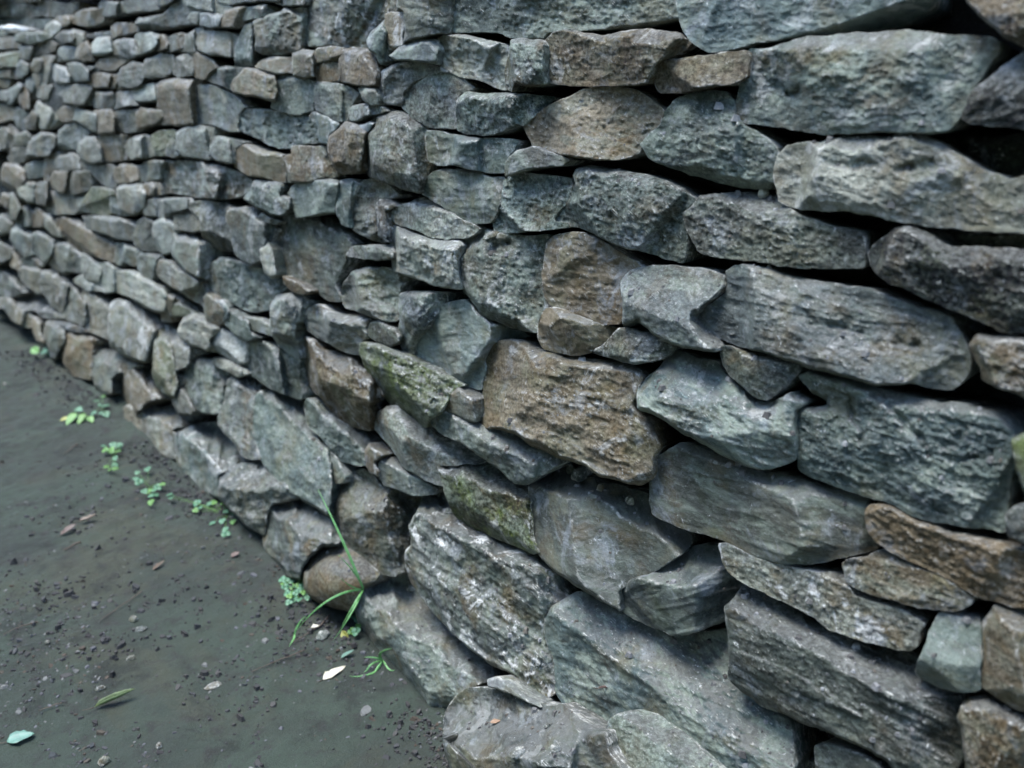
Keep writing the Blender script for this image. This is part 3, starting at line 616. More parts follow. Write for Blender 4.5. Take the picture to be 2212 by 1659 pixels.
# ------------------------------------------------------------------ object helpers
def tag(o, label=None, cat=None, group=None, kind=None):
    if label: o['label'] = label
    if cat: o['category'] = cat
    if group: o['group'] = group
    if kind: o['kind'] = kind
    return o
def empty(name, loc):
    o = bpy.data.objects.new(name, None); coll.objects.link(o); o.location = loc
    o.empty_display_size = .02
    return o
def mesh_obj(name, verts, faces, mat, parent=None, smooth=True, origin=None):
    verts = np.asarray(verts, float)
    if origin is None: origin = verts.mean(0)
    origin = np.asarray(origin, float)
    me = bpy.data.meshes.new(name)
    vv = verts - origin
    if isinstance(faces, np.ndarray):
        k = faces.shape[1]; nf = len(faces)
        me.vertices.add(len(vv)); me.vertices.foreach_set('co', vv.astype(np.float32).ravel())
        me.loops.add(nf * k); me.loops.foreach_set('vertex_index', faces.astype(np.int32).ravel())
        me.polygons.add(nf)
        me.polygons.foreach_set('loop_start', (np.arange(nf) * k).astype(np.int32))
        me.update(calc_edges=True)
        me.validate()
    else:
        me.from_pydata(vv.tolist(), [], faces); me.update()
    me.polygons.foreach_set('use_smooth', [smooth] * len(me.polygons))
    me.materials.append(mat)
    o = bpy.data.objects.new(name, me); coll.objects.link(o)
    if parent is not None:
        o.parent = parent; o.location = Vector(origin) - parent.location
    else: o.location = origin
    return o

# ------------------------------------------------------------------ stones
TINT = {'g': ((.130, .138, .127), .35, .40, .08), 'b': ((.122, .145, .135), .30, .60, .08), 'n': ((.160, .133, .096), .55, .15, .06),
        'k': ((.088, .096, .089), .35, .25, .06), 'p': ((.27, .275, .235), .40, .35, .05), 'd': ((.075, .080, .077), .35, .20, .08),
        'm': ((.120, .135, .090), .25, .30, .95), 'w': ((.40, .395, .35), .25, .20, .0), 'W': ((.80, .77, .72), .0, .0, .0)}  # W: a fleck of sunlight put into the stone colour as near-white
BVH_V, BVH_F = [], []
bvh_n = 0
def refine(poly, step, rng, cc_=.10):
    pts = [np.array(p) for p in poly]; par = list(range(len(pts)))
    # soften corners a little
    out, op = [], []
    n = len(pts)
    for i in range(n):
        a, b = pts[i], pts[(i + 1) % n]
        out += [a + (b - a) * cc_, a + (b - a) * (1 - cc_)]; op += [i, i]
    pts, par = out, op
    # par[k]: parent of the segment starting at k (corner cuts inherit the edge before)
    for it in range(7):
        n = len(pts); o2, p2 = [], []; done = True
        for i in range(n):
            a, b = pts[i], pts[(i + 1) % n]
            o2.append(a); p2.append(par[i])
            L = np.hypot(*(b - a))
            if L > 2.2 * step:
                done = False
                nr = np.array([-(b - a)[1], (b - a)[0]]) / max(L, 1e-6)
                o2.append((a + b) / 2 + nr * rng.uniform(-.065, .065) * L); p2.append(par[i])
        pts, par = o2, p2
        if done: break
    return np.array(pts), par
def inside(px, poly):
    x, y = px[:, 0], px[:, 1]; r = np.zeros(len(px), bool)
    n = len(poly)
    for i in range(n):
        x1, y1 = poly[i]; x2, y2 = poly[(i + 1) % n]
        if y1 == y2: continue
        c = ((y1 > y) != (y2 > y)) & (x < (x2 - x1) * (y - y1) / (y2 - y1) + x1)
        r ^= c
    return r
def segdist(P, A, Bp):
    ab = Bp - A; L2 = max((ab ** 2).sum(), 1e-12)
    t = np.clip(((P - A) @ ab) / L2, 0, 1)
    d = P - A - t[:, None] * ab
    return np.sqrt((d ** 2).sum(1))
def build_stone(poly, creases, grooves, flags, seed, step, grow=0.0, small=False):
    """returns verts, quads, tris of one closed rock whose visible outline on the wall is poly (photo points)"""
    rng = random.Random(seed)
    c_ = poly.mean(0); dv = poly - c_; ln = np.linalg.norm(dv, axis=1)[:, None]
    poly = poly + dv / np.maximum(ln, 1) * grow
    op, par = refine(poly, step, rng, .05 if small else .10)
    mn, mx = op.min(0) - step, op.max(0) + step
    nx = int((mx[0] - mn[0]) / step) + 2; ny = int((mx[1] - mn[1]) / step) + 2
    gx, gy = np.meshgrid(mn[0] + np.arange(nx) * step, mn[1] + np.arange(ny) * step, indexing='ij')
    G = np.stack([gx.ravel(), gy.ravel()], 1)
    ins = inside(G, op)
    I = ins.reshape(nx, ny)
    cell = I[:-1, :-1] | I[1:, :-1] | I[:-1, 1:] | I[1:, 1:]
    ci, cj = np.nonzero(cell)
    idx = np.arange(nx * ny).reshape(nx, ny)
    F = np.stack([idx[ci, cj], idx[ci, cj + 1], idx[ci + 1, cj + 1], idx[ci + 1, cj]], 1)
    used = np.unique(F)
    remap = -np.ones(nx * ny, int); remap[used] = np.arange(len(used))
    F = remap[F]; V = G[used].copy(); vin = ins[used]
    # snap outside vertices to the outline
    outv = np.nonzero(~vin)[0]
    if len(outv):
        Q = V[outv]; best = np.full(len(Q), 1e18); bp = Q.copy()
        n = len(op)
        for i in range(n):
            A, B_ = op[i], op[(i + 1) % n]
            ab = B_ - A; L2 = max((ab ** 2).sum(), 1e-9)
            t = np.clip(((Q - A) @ ab) / L2, 0, 1); C = A + t[:, None] * ab
            dd = ((Q - C) ** 2).sum(1); m = dd < best
            best = np.where(m, dd, best); bp[m] = C[m]
        V[outv] = bp
    d, t, P, s = hit(V)
    z = P[:, 2]
    M = np.stack([s, z], 1)
    _, _, OP, os_ = hit(op)
    OM = np.stack([os_, OP[:, 2]], 1)
    nrm = wall_normal(s, z)
    cosv = np.clip(-(d * nrm).sum(1), .38, 1)
    # size of the stone on the wall
    c0 = OM.mean(0)
    cov = np.cov((OM - c0).T); ev, evec = np.linalg.eigh(cov)
    hm = 2.6 * math.sqrt(max(ev[0], 1e-7)); lm = 2.6 * math.sqrt(max(ev[1], 1e-7))
    ax = evec[:, 1]; ay = np.array([-ax[1], ax[0]])
    deep = 'z' in flags; rnd = 'r' in flags
    hs = min(hm, .16)
    e0 = -(.006 + .14 * hs) * (.25 if 'f' in flags else (.65 if small else 1))
    top = rng.uniform(-.006, .02) * hs / .08
    lx = (M - c0) @ ax; ly = (M - c0) @ ay
    tx, ty = rng.gauss(0, .10), rng.gauss(0, .16)
    H = top + tx * lx + ty * ly
    rk = (.16 if rnd else .035) * hs
    if rnd: H = H + .25 * hs - 1.1 * ((lx / lm) ** 2 + (ly / hm) ** 2) * hs
    # edge bevels
    n = len(op); pc = op.mean(0)
    slopes = {}
    E = None
    d_by = {}
    for i in range(n):
        p = par[i]
        if p not in slopes:
            a, b = np.array(poly[p]), np.array(poly[(p + 1) % len(poly)])
            nr = np.array([(b - a)[1], -(b - a)[0]]); nr = nr / max(np.hypot(*nr), 1e-6)
            if np.dot((a + b) / 2 - pc, nr) < 0: nr = -nr
            up = -nr[1]
            slopes[p] = (rng.uniform(1.2, 3.5), .6 if small else (.3 if rnd else 1.0)) if up > .4 else ((rng.uniform(4.0, 9.0), .6 if small else .35) if up < -.4 else (rng.uniform(4.0, 10.0) if small else rng.uniform(2.5, 9.0), .06 if small else (.1 if 'f' in flags else .35)))
        dd = segdist(M, OM[i], OM[(i + 1) % n])
        d_by[p] = np.minimum(d_by[p], dd) if p in d_by else dd
    dmin = None
    for p, dd in d_by.items():
        v = e0 * slopes[p][1] + slopes[p][0] * dd
        E = v if E is None else smin(E, v, rk * .6)
        dmin = dd if dmin is None else np.minimum(dmin, dd)
    # broken faces: a handful of flat fracture planes, then chipped corners
    nrng = np.random.RandomState(seed * 13 + 5)
    ext_l, ext_h = np.ptp(lx), np.ptp(ly)
    soft = .3 if rnd else (.6 if small else 1.0)
    if not rnd:
        for _ in range(nrng.randint(2, 4) if small or 'f' in flags else nrng.randint(5, 9)):
            px_, py_ = nrng.uniform(-.5, .5) * ext_l, nrng.uniform(-.5, .5) * ext_h
            an = nrng.uniform(0, 6.283); sl = (abs(nrng.normal(0, .20)) + .05) * (.6 if small else 1)
            H = smin(H, top + nrng.uniform(.0, .07) * hs + sl * (math.cos(an) * (lx - px_) * .7 + math.sin(an) * (ly - py_) * 1.2), .012 * hs)
        for _ in range(nrng.randint(0, 2) if 'f' in flags else nrng.randint(1, 4) if small else nrng.randint(4, 9)):
            q = OM[nrng.randint(len(OM))]; v_ = q - c0; ln_ = max(np.hypot(*v_), 1e-6); v_ = v_ / ln_
            dep = nrng.uniform(.02, .13) * hs; sl = nrng.uniform(.5, 1.8)
            rot = nrng.normal(0, .5); v_ = np.array([v_[0] * math.cos(rot) - v_[1] * math.sin(rot), v_[0] * math.sin(rot) + v_[1] * math.cos(rot)])
            H = smin(H, top - sl * ((M - q) @ v_ + dep) + .01 * hs * fbm(lx * 30 + seed, ly * 30, 2), .01 * hs)
    H = -smin(-H, np.full_like(H, -e0 * 1.1), .1 * hs)
    for (kind, x1, y1, x2, y2, k) in creases:
        a = np.array([x1, y1]); b = np.array([x2, y2])
        nr = np.array([(b - a)[1], -(b - a)[0]]); nr /= np.hypot(*nr)
        want = {'U': (0, -1), 'D': (0, 1), 'L': (-1, 0), 'R': (1, 0)}[kind]
        if nr @ np.array(want) < 0: nr = -nr
        sgn = np.sign((V - a) @ nr)
        _, _, LP, ls = hit(np.array([a, b])); LM = np.stack([ls, LP[:, 2]], 1)
        ab = LM[1] - LM[0]; nn = np.array([-ab[1], ab[0]]) / max(np.hypot(*ab), 1e-9)
        sdist = np.abs((M - LM[0]) @ nn) * sgn
        wob = .05 * hs * fbm(lx * 14 + seed, ly * 14, 3)
        if kind == 'R': k = k * .62
        hc = top + .006 + tx * 0 - k * (sdist + wob)
        H = smin(H, hc, .02 * hs + .001)
    H = -smin(-H, np.full_like(H, .085), .03)
    h = smin(H, E, rk)
    o1, o2 = seed * 3.17 % 91, seed * 7.91 % 73
    fz = 1.0 / max(hs, .02)
    rough = nrng.uniform(.35, 1.25) * soft * (.3 if 's' in flags else 1); rough = max(rough, .75) if 'f' in flags else rough; an_ = nrng.uniform(1.1, 2.4)
    bedd = nrng.uniform(0, 1) ** 2 * soft
    fade = np.clip(dmin / (.08 * hs), .3, 1)
    h = h + fade * rough * .030 * hs * fbm(lx * fz * .9 + o1, ly * fz * 1.6 + o2, 3, .5)
    bil = sum(a_ * np.abs(perlin(lx * fz * f_ + o2 + f_, ly * fz * f_ * an_ + o1)) for a_, f_ in ((1, 1.7), (.5, 3.9), (.3, 8.6), (.18, 18.)))
    h = h - fade * rough * .050 * hs * (bil - .4)
    T = 1.6 * fbm(lx * fz * .3 + o2, ly * fz * 3.0 + o1, 4, .55) + 4
    fr = T - np.floor(T)
    h = h + fade * bedd * .022 * hs * (np.floor(T) - 4 + np.clip((fr - .40) / .2, 0, 1))
    h = h + fade * rough * .0015 * fbm(lx * 90 + o1, ly * 170 + o2, 4, .8) * min(1, hs / .07)
    for gpts in grooves:
        _, _, LP, ls = hit(np.array(gpts)); LM = np.stack([ls, LP[:, 2]], 1)
        dd = None
        for i in range(len(LM) - 1):
            q = segdist(M, LM[i], LM[i + 1]); dd = q if dd is None else np.minimum(dd, q)
        dd = dd + .004 * fbm(lx * 60, ly * 60 + o1, 3)
        br_ = np.clip(.55 + 1.1 * fbm(lx * 22 + o2, ly * 22, 2), 0, 1)
        h = h - br_ * (.008 * np.exp(-(dd / .0035) ** 2) + .004 * np.exp(-(dd / .016) ** 2))
    if deep: h = h - .09
    if 'o' in flags: h = h + .12
    if 'u' in flags: h = h + .05
    W = P - d * (h / cosv)[:, None]
    # boundary loop -> sides and back
    e = np.concatenate([F[:, [0, 1]], F[:, [1, 2]], F[:, [2, 3]], F[:, [3, 0]]])
    key = e[:, 0].astype(np.int64) * (len(V) + 1) + e[:, 1]; rev = e[:, 1].astype(np.int64) * (len(V) + 1) + e[:, 0]
    be = e[~np.isin(key, rev)]
    bv = np.unique(be); nb = len(bv)
    bm_ = -np.ones(len(V), int); bm_[bv] = len(V) + np.arange(nb)
    thick = min(.08 + .8 * hs, .20)
    cen = W.mean(0)
    push = d[bv] * .45 - nrm[bv] * .55
    push /= np.linalg.norm(push, axis=1)[:, None]
    R = W[bv] + push * thick
    cb = R.mean(0); R = R + (cb - R) * .12
    sides = np.stack([be[:, 1], be[:, 0], bm_[be[:, 0]], bm_[be[:, 1]]], 1)
    ctr = len(V) + nb
    back = np.stack([bm_[be[:, 1]], bm_[be[:, 0]], np.full(len(be), ctr), np.full(len(be), ctr)], 1)
    allv = np.concatenate([W, R, cb[None]])
    return allv, F, sides, back, hs
def quads_to_mesh(name, allv, F, sides, back, parent):
    faces = [tuple(r) for r in F.tolist()] + [tuple(r) for r in sides.tolist()] + [(r[0], r[1], r[2]) for r in back.tolist()]
    return mesh_obj(name, allv, faces, M_STONE, parent)
def add_bvh(allv, F):
    global bvh_n
    BVH_V.append(allv); BVH_F.append(F + bvh_n); bvh_n += len(allv)
def paint(o, tint, rng):
    col, br, li, mo = TINT[tint]
    k = rng.uniform(.82, 1.2); w = rng.uniform(-.05, .05)
    o.color = (col[0] * k * (1 + w), col[1] * k, col[2] * k * (1 - w), 1)
    o['brown'] = max(0.0, min(1.0, br + rng.uniform(-.25, .35)))
    o['lichen'] = max(0.0, min(1.0, li + rng.uniform(-.25, .35)))
    o['splash'] = rng.uniform(0, .75) ** 1.6
    o['grain'] = rng.uniform(.15, 1.0); o['band'] = rng.uniform(0, 1) ** 1.3
    o['moss'] = max(0.0, min(1.0, mo + rng.uniform(-.08, .12)))

wall = empty('dry_stone_wall', (B0[0], B0[1], 0))
tag(wall, 'long dry stone retaining wall of rough grey, brown and green rocks laid without mortar', 'wall')

# earth and rubble heart of the wall, seen only through the gaps
def build_core():
    ss = np.concatenate([np.arange(-2.4, 5.0, .05), np.arange(5.0, 9.0, .25)]); zz = np.arange(-.15, 2.51, .05)
    gs, gz = np.meshgrid(ss, zz, indexing='ij')
    q = -.175 + .03 * fbm(gs.ravel() * 6, gz.ravel() * 9, 4)
    P = wall_point(gs.ravel(), gz.ravel(), q)
    n, m = len(ss), len(zz); idx = np.arange(n * m).reshape(n, m)
    F = [(int(idx[i, j]), int(idx[i, j + 1]), int(idx[i + 1, j + 1]), int(idx[i + 1, j])) for i in range(n - 1) for j in range(m - 1)]
    back = P.copy(); back[:, :2] -= WN * .9
    k = n * m
    V = np.concatenate([P, back])
    for i in range(n - 1):
        a, b = int(idx[i, m - 1]), int(idx[i + 1, m - 1]); F.append((a, a + k, b + k, b))
    for j in range(m - 1):
        a, b = int(idx[0, j]), int(idx[0, j + 1]); F.append((a, a + k, b + k, b))
        a, b = int(idx[n - 1, j]), int(idx[n - 1, j + 1]); F.append((b, b + k, a + k, a))
    for i in range(n - 1):
        for j in range(m - 1):
            F.append((int(idx[i, j]) + k, int(idx[i + 1, j]) + k, int(idx[i + 1, j + 1]) + k, int(idx[i, j + 1]) + k))
    mesh_obj('earth_core', V, F, M_EARTH, wall)
    BV = P; FF = np.array([f for f in F[:(n - 1) * (m - 1)]])
    add_bvh(BV, FF)
build_core()

polys_native = []
def parse():
    out = []
    for line in DATA.strip().splitlines():
        body, _, extra = line.partition(' / ')
        tk = body.split(); crop = tk[0]; fl = tk[1]
        pts = nat(crop, [tuple(float(v) for v in q.split(',')) for q in tk[2:]])
        cr, gv = [], []
        for q in extra.split():
            k, _, nums = q.partition(':'); nums = [float(v) for v in nums.split(',')]
            if k == 'V': gv.append(nat(crop, nums))
            else:
                ab = nat(crop, nums[:4]); cr.append((k, ab[0, 0], ab[0, 1], ab[1, 0], ab[1, 1], nums[4]))
        out.append((fl, pts, cr, gv))
    return out
STONES = parse()
for i, (fl, pts, cr, gv) in enumerate(STONES):
    size = math.sqrt(np.ptp(pts[:, 0]) * np.ptp(pts[:, 1]))
    step = 3.6 if size > 120 else 3.0
    rg = random.Random(i * 3 + 11)
    cxy = pts.mean(0); w_, h_ = np.ptp(pts[:, 0]), np.ptp(pts[:, 1])
    q0 = pts - cxy
    if w_ > .6 * h_:
        a_ = math.atan2((q0[:, 0] * q0[:, 1]).sum() * 2, (q0[:, 0] ** 2).sum() - (q0[:, 1] ** 2).sum()) / 2
    else: a_ = .5 * (cxy[1] / 1875)
    ac_ = math.atan2(cxy[1] - 96, cxy[0] + 582)      # the run of the courses
    a_ = ac_ if size < 170 or abs(a_ - ac_) > .5 else .5 * (a_ + ac_)
    ax_ = np.array([math.cos(a_), math.sin(a_)]); nr_ = np.array([math.sin(a_), -math.cos(a_)])   # upward
    pr = q0 @ nr_; hi_, lo_ = pr.max(), pr.min()
    el = max(0.0, (cxy[1] - 96) / 1900)
    if not any(c[0] == 'U' for c in cr) and 'r' not in fl and (size > 75 or cxy[1] > 500 or rg.random() < .4):
        p_ = cxy + nr_ * (hi_ - (hi_ - lo_) * rg.uniform(.10, .20) - (hi_ - lo_) * el * rg.uniform(.25, .5))
        sk = rg.uniform(-.12, .12); dx = ax_ * 50 + nr_ * sk * 50
        cr = cr + [('U', *(p_ - dx), *(p_ + dx), (rg.uniform(.6, 1.1) if cxy[1] < 450 else rg.uniform(1.0, 1.7)) if size < 130 else rg.uniform(.9, 1.7))]
    if rg.random() < (.55 if size > 75 else .15) and not any(c[0] == 'D' for c in cr) and 'r' not in fl:
        p_ = cxy + nr_ * (lo_ + (hi_ - lo_) * rg.uniform(.10, .28)); sk = rg.uniform(-.15, .15); dx = ax_ * 50 + nr_ * sk * 50
        cr = cr + [('D', *(p_ - dx), *(p_ + dx), rg.uniform(.5, 1.3))]
    small = size < 130
    if pts[:, 0].mean() < 700 and small:
        pts = np.stack([cxy[0] + (pts[:, 0] - cxy[0]) * (1 + 11.0 / max(w_, 10)), pts[:, 1]], 1)
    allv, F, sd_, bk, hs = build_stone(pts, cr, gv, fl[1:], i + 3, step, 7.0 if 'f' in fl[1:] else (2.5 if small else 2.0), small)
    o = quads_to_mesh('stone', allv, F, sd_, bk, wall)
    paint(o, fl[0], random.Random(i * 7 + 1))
    if 'x' in fl: o['splash'] = .95
    if 's' in fl: o['grain'] = .25; o['splash'] = .05
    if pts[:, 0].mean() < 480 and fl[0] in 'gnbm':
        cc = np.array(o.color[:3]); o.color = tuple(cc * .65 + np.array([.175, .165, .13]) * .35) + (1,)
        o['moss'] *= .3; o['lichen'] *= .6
    add_bvh(allv, F)

# the wall goes on beyond the picture: courses above, to the right and further off
def build_beyond():
    rng = random.Random(5)
    VV, FF, n0 = [], [], 0
    z = 0.0
    while z < 2.1:
        hh = rng.uniform(.09, .17); s = -1.9
        while s < 7.2:
            w = hh * rng.uniform(1.2, 3.2)
            c = np.array([[s, z], [s + w, z], [s + w, z + hh], [s, z + hh]])
            px = project(wall_point(c[:, 0], c[:, 1], np.zeros(4)))
            rel = (wall_point(c[:, 0], c[:, 1], np.zeros(4)) - CAM); f = rel[:, 1] * cphi - rel[:, 2] * sphi
            outside = (px[:, 0].min() > 2500) or (px[:, 1].max() < 0) or (px[:, 0].max() < 0) or (px[:, 1].min() > 1875)
            near = px[:, 0].min() < 4600 and px[:, 1].min() > -2600 and px[:, 0].max() > -700 and px[:, 1].max() < 3500 and f.min() > .3
            if outside and near:
                j = np.array([[.004, .006], [w - .006, .004], [w - .004, hh - .012], [.006, hh - .01]]) + [s, z]
                k = []
                for a, b in ((0, 1), (1, 2), (2, 3), (3, 0)):
                    k.append(j[a]); k.append(j[a] + (j[b] - j[a]) * rng.uniform(.3, .7) + np.array([rng.uniform(-.012, .012), rng.uniform(-.012, .012)]))
                k = np.array(k)
                pp = project(wall_point(k[:, 0], k[:, 1], np.zeros(len(k))))
                size = np.ptp(pp, axis=0).max()
                allv, F, sd_, bk, hs = build_stone(pp, [], [], '', rng.randrange(999), max(size / 22, 5))
                VV.append(allv); FF += [tuple(x + n0 for x in r) for r in F.tolist()] + [tuple(x + n0 for x in r) for r in sd_.tolist()]
                n0 += len(allv)
            s += w
        z += hh
    if VV:
        o = mesh_obj('stone_course', np.concatenate(VV), FF, M_STONE, wall)
        o.color = (.175, .172, .158, 1); o['brown'] = .5; o['lichen'] = .3; o['moss'] = .1; o['grain'] = .5; o['band'] = .4; o['splash'] = .1; o['kind'] = 'stuff'
build_beyond()
BVH = BVHTree.FromPolygons(np.concatenate(BVH_V).tolist(), np.concatenate(BVH_F).tolist())

# ------------------------------------------------------------------ ground
def axis(lo, hi, st, far):
    a = list(np.arange(lo, hi, st)); g = st
    x = a[-1]
    while x < far: g *= 1.35; x += g; a.append(x)
    g = st; x = a[0]; pre = []
    while x > -far: g *= 1.35; x -= g; pre.append(x)
    return np.array(pre[::-1] + a)
def ground_z(x, y):
    P = np.stack([x, y, np.zeros_like(x)], 1)
    s, q = sq(P); q = q - q_surf(s, np.zeros_like(s))
    near = np.exp(-np.clip(q - .01, 0, None) / .07) * np.exp(-np.clip(-q - .1, 0, None) / .3)
    far = np.hypot(x, y)
    k = np.clip(1 - (far - 6) / 20, 0, 1)
    zz = .012 * fbm(x * 1.7, y * 1.7, 3) + .006 * fbm(x * 7, y * 7, 3) + .0035 * fbm(x * 26, y * 26, 3)
    crumb = np.clip(fbm(x * 2.6 + 8, y * 2.6, 3) * 1.6, 0, 1)
    zz = zz + (.0012 + crumb * .004) * fbm(x * 48, y * 48, 2)
    return zz * k + near * (.006 + .008 * fbm(x * 9, y * 9, 3))
def build_ground():
    xs = axis(-2.9, .35, .011, 90); ys = axis(.75, 4.6, .011, 120)
    gx, gy = np.meshgrid(xs, ys, indexing='ij')
    x, y = gx.ravel(), gy.ravel()
    V = np.stack([x, y, ground_z(x, y)], 1)
    n, m = len(xs), len(ys); idx = np.arange(n * m).reshape(n, m)
    F = np.stack([idx[:-1, :-1], idx[1:, :-1], idx[1:, 1:], idx[:-1, 1:]], -1).reshape(-1, 4)
    o = mesh_obj('ground', V, F, M_MUD, origin=(0, 0, 0))
    tag(o, kind='structure')
    o['label'] = 'damp grey green compacted mud path along the foot of the wall'
build_ground()
def on_ground(px):
    p = ground_at(px)[0]
    for _ in range(3):
        d = rays(np.atleast_2d(px))[0]; zz = ground_z(p[:1], p[1:2])[0]
        p = CAM + d * ((zz - CAM_H) / d[2])
    return p
def on_wall(px):
    d = rays(np.atleast_2d(px))[0]
    loc, nrm, idx, dist = BVH.ray_cast(Vector(CAM), Vector(d))
    if loc is None: return None
    if nrm.dot(Vector(d)) > 0: nrm = -nrm
    return np.array(loc), np.array(nrm)

# loose grit, slate flakes and crumbs trodden into the path
def scatter(name, n, mat, pick, size, flat, seed, label):
    rng = np.random.RandomState(seed)
    V, F = [], []; k = 0
    for _ in range(n):
        p = pick(rng)
        if p is None: continue
        x, y = p; zz = ground_z(np.array([x]), np.array([y]))[0]
        sz = size(rng); m = rng.randint(5, 8)
        a0 = rng.rand() * 6.28; el = rng.uniform(.45, 1); hgt = sz * flat * rng.uniform(.4, 1.2)
        ang = a0 + np.sort(rng.rand(m) * .5 + np.arange(m)) / m * 6.28
        r = sz * rng.uniform(.65, 1.1, m)
        ca, sa = math.cos(a0), math.sin(a0)
        lx, ly = np.cos(ang) * r, np.sin(ang) * r * el
        ox, oy = lx * ca - ly * sa, lx * sa + ly * ca
        tlt = rng.normal(0, .18, 2)
        bot = np.stack([x + ox, y + oy, np.full(m, zz - sz * .15)], 1)
        sh = rng.uniform(.55, .85)
        topv = np.stack([x + ox * sh, y + oy * sh, zz + hgt + ox * tlt[0] + oy * tlt[1] + rng.uniform(-.1, .1, m) * hgt], 1)
        V += [bot, topv]
        F.append(tuple(k + m + i for i in range(m)))
        for i in range(m):
            j = (i + 1) % m; F.append((k + i, k + j, k + m + j, k + m + i))
        k += 2 * m
    o = mesh_obj(name, np.concatenate(V), F, mat, smooth=False, origin=(0, 0, 0))
    tag(o, label, kind='stuff')
    return o
def pick_path(rng):
    px = np.array([[rng.uniform(-60, 1350), rng.uniform(780, 1900)]])
    p = ground_at(px)[0]
    s, q = sq(p[None]); q = q[0] - q_surf(s, np.zeros(1))[0]
    if q < -.02 or p[1] > 4.6: return None
    dens = .35 + 1.1 * fbm(np.array([p[0] * 2.6 + 8]), np.array([p[1] * 2.6]), 3)[0] + .5 * math.exp(-q / .12)
    if rng.rand() > dens: return None
    return p[0], p[1]
def pick_foot(rng):
    s = rng.uniform(-.35, 3.3); q = abs(rng.normal(0, .055)) + .004
    if fbm(np.array([s * 3.0]), np.array([2.2]), 2)[0] + .25 < rng.rand() * .6: return None
    xy = B0 + s * WD + (q_surf(np.array([s]), np.zeros(1))[0] + q) * WN
    return xy[0], xy[1]
scatter('grit', 15000, M_GRIT, pick_path, lambda r: min(.0016 + .0021 * r.exponential(1.0), .015), .3, 3, 'scattered grit, slate flakes and crumbs lying on the mud path')
PATCHES = [(215, 1290, 75, 60), (330, 1540, 90, 60), (560, 1690, 80, 50), (120, 1470, 70, 60), (700, 1330, 30, 30), (230, 1150, 60, 50), (420, 1480, 90, 60), (620, 1240, 40, 40)]
def pick_patch(rng):
    c = PATCHES[rng.randint(len(PATCHES))]
    px = np.array([[c[0] + rng.normal(0, c[2]), c[1] + rng.normal(0, c[3])]])
    p = ground_at(px)[0]; s, q = sq(p[None])
    if q[0] - q_surf(s, np.zeros(1))[0] < .02: return None
    if fbm(np.array([p[0] * 9]), np.array([p[1] * 9 + 3]), 3)[0] < rng.uniform(-.3, .3): return None
    return p[0], p[1]
scatter('soil_clods', 1700, M_CLOD, pick_patch, lambda r: min(.0018 + .0026 * r.exponential(1.0), .013), .7, 6, 'dark loosened soil clods in patches on the mud path')
scatter('soil_crumbs', 3600, M_CLOD, pick_foot, lambda r: min(.002 + .002 * r.exponential(1.0), .010), .9, 4, 'dark loose soil crumbs heaped along the foot of the wall')

# crumbs of earth and stone that have settled on the ledges between the stones
def ledge_crumbs():
    rng = np.random.RandomState(21); V, F = [], []; k = 0
    for _ in range(8000):
        px = np.array([[rng.uniform(250, 2500), rng.uniform(250, 1875)]])
        d = rays(px)[0]
        loc, nr, idx, dist = BVH.ray_cast(Vector(CAM), Vector(d))
        if loc is None: continue
        if nr.dot(Vector(d)) > 0: nr = -nr
        if nr.z < .62 or rng.rand() > .5: continue
        sz = min(.0012 + .0016 * rng.exponential(1.0), .008); m = 5
        ang = rng.rand() * 6.28 + (np.arange(m) + rng.rand(m) * .5) / m * 6.28; r = sz * rng.uniform(.6, 1.1, m)
        c = np.array(loc)
        bot = np.stack([c[0] + np.cos(ang) * r, c[1] + np.sin(ang) * r, np.full(m, c[2] - sz * .3)], 1)
        tp = np.stack([c[0] + np.cos(ang) * r * .6, c[1] + np.sin(ang) * r * .6, c[2] + sz * rng.uniform(.3, .8, m)], 1)
        V += [bot, tp]; F.append(tuple(k + m + i for i in range(m)))
        for i in range(m):
            j = (i + 1) % m; F.append((k + i, k + j, k + m + j, k + m + i))
        k += 2 * m
    o = mesh_obj('ledge_crumbs', np.concatenate(V), F, M_CRUMB, smooth=False, origin=(0, 0, 0))
    tag(o, 'tiny crumbs of earth and stone lying on the ledges between the stones', kind='stuff')
ledge_crumbs()

# ------------------------------------------------------------------ small things
def frame_from(n, yaw):
    n = Vector(n).normalized()
    a = Vector((math.cos(yaw), math.sin(yaw), 0)); a = (a - n * a.dot(n)).normalized()
    return a, n.cross(a), n
def chip(name, px, size, el, th, yaw, mat_tint, label, cat, seed, ground=False, lift=.0):
    """an angular loose stone resting where the photo shows it"""
    rng = np.random.RandomState(seed)
    if ground: c = on_ground(px); n = np.array([0, 0, 1.0])
    else:
        r = on_wall(px)
        c, n = r; n = n * .35 + np.array([0, 0, 1]) * .9; n /= np.linalg.norm(n)
    a, b, u = frame_from(n, yaw)
    m = 9; rings = 6
    V = []
    ang = (np.arange(m) + rng.uniform(-.3, .3, m)) / m * 6.283
    rad = size * rng.uniform(.75, 1.1, m)
    prof = [(.55, -.5), (.95, -.25), (1.0, .1), (.82, .55), (.5, .85)]
    for (k, h) in prof:
        for i in range(m):
            r = rad[i] * k * rng.uniform(.93, 1.07)
            V.append(np.array(c) + np.array(a) * math.cos(ang[i]) * r + np.array(b) * math.sin(ang[i]) * r * el + np.array(u) * (h + .25 + rng.uniform(-.12, .12)) * th)
    F = []
    for k in range(len(prof) - 1):
        for i in range(m):
            j = (i + 1) % m; F.append((k * m + i, k * m + j, (k + 1) * m + j, (k + 1) * m + i))
    F.append(tuple(range(m))[::-1]); F.append(tuple((len(prof) - 1) * m + i for i in range(m)))
    o = mesh_obj(name, V, F, M_STONE, smooth=False)
    paint(o, mat_tint, random.Random(seed)); tag(o, label, cat)
    return o
def nv(c, x, y): return nat(c, [(x, y)])[0]
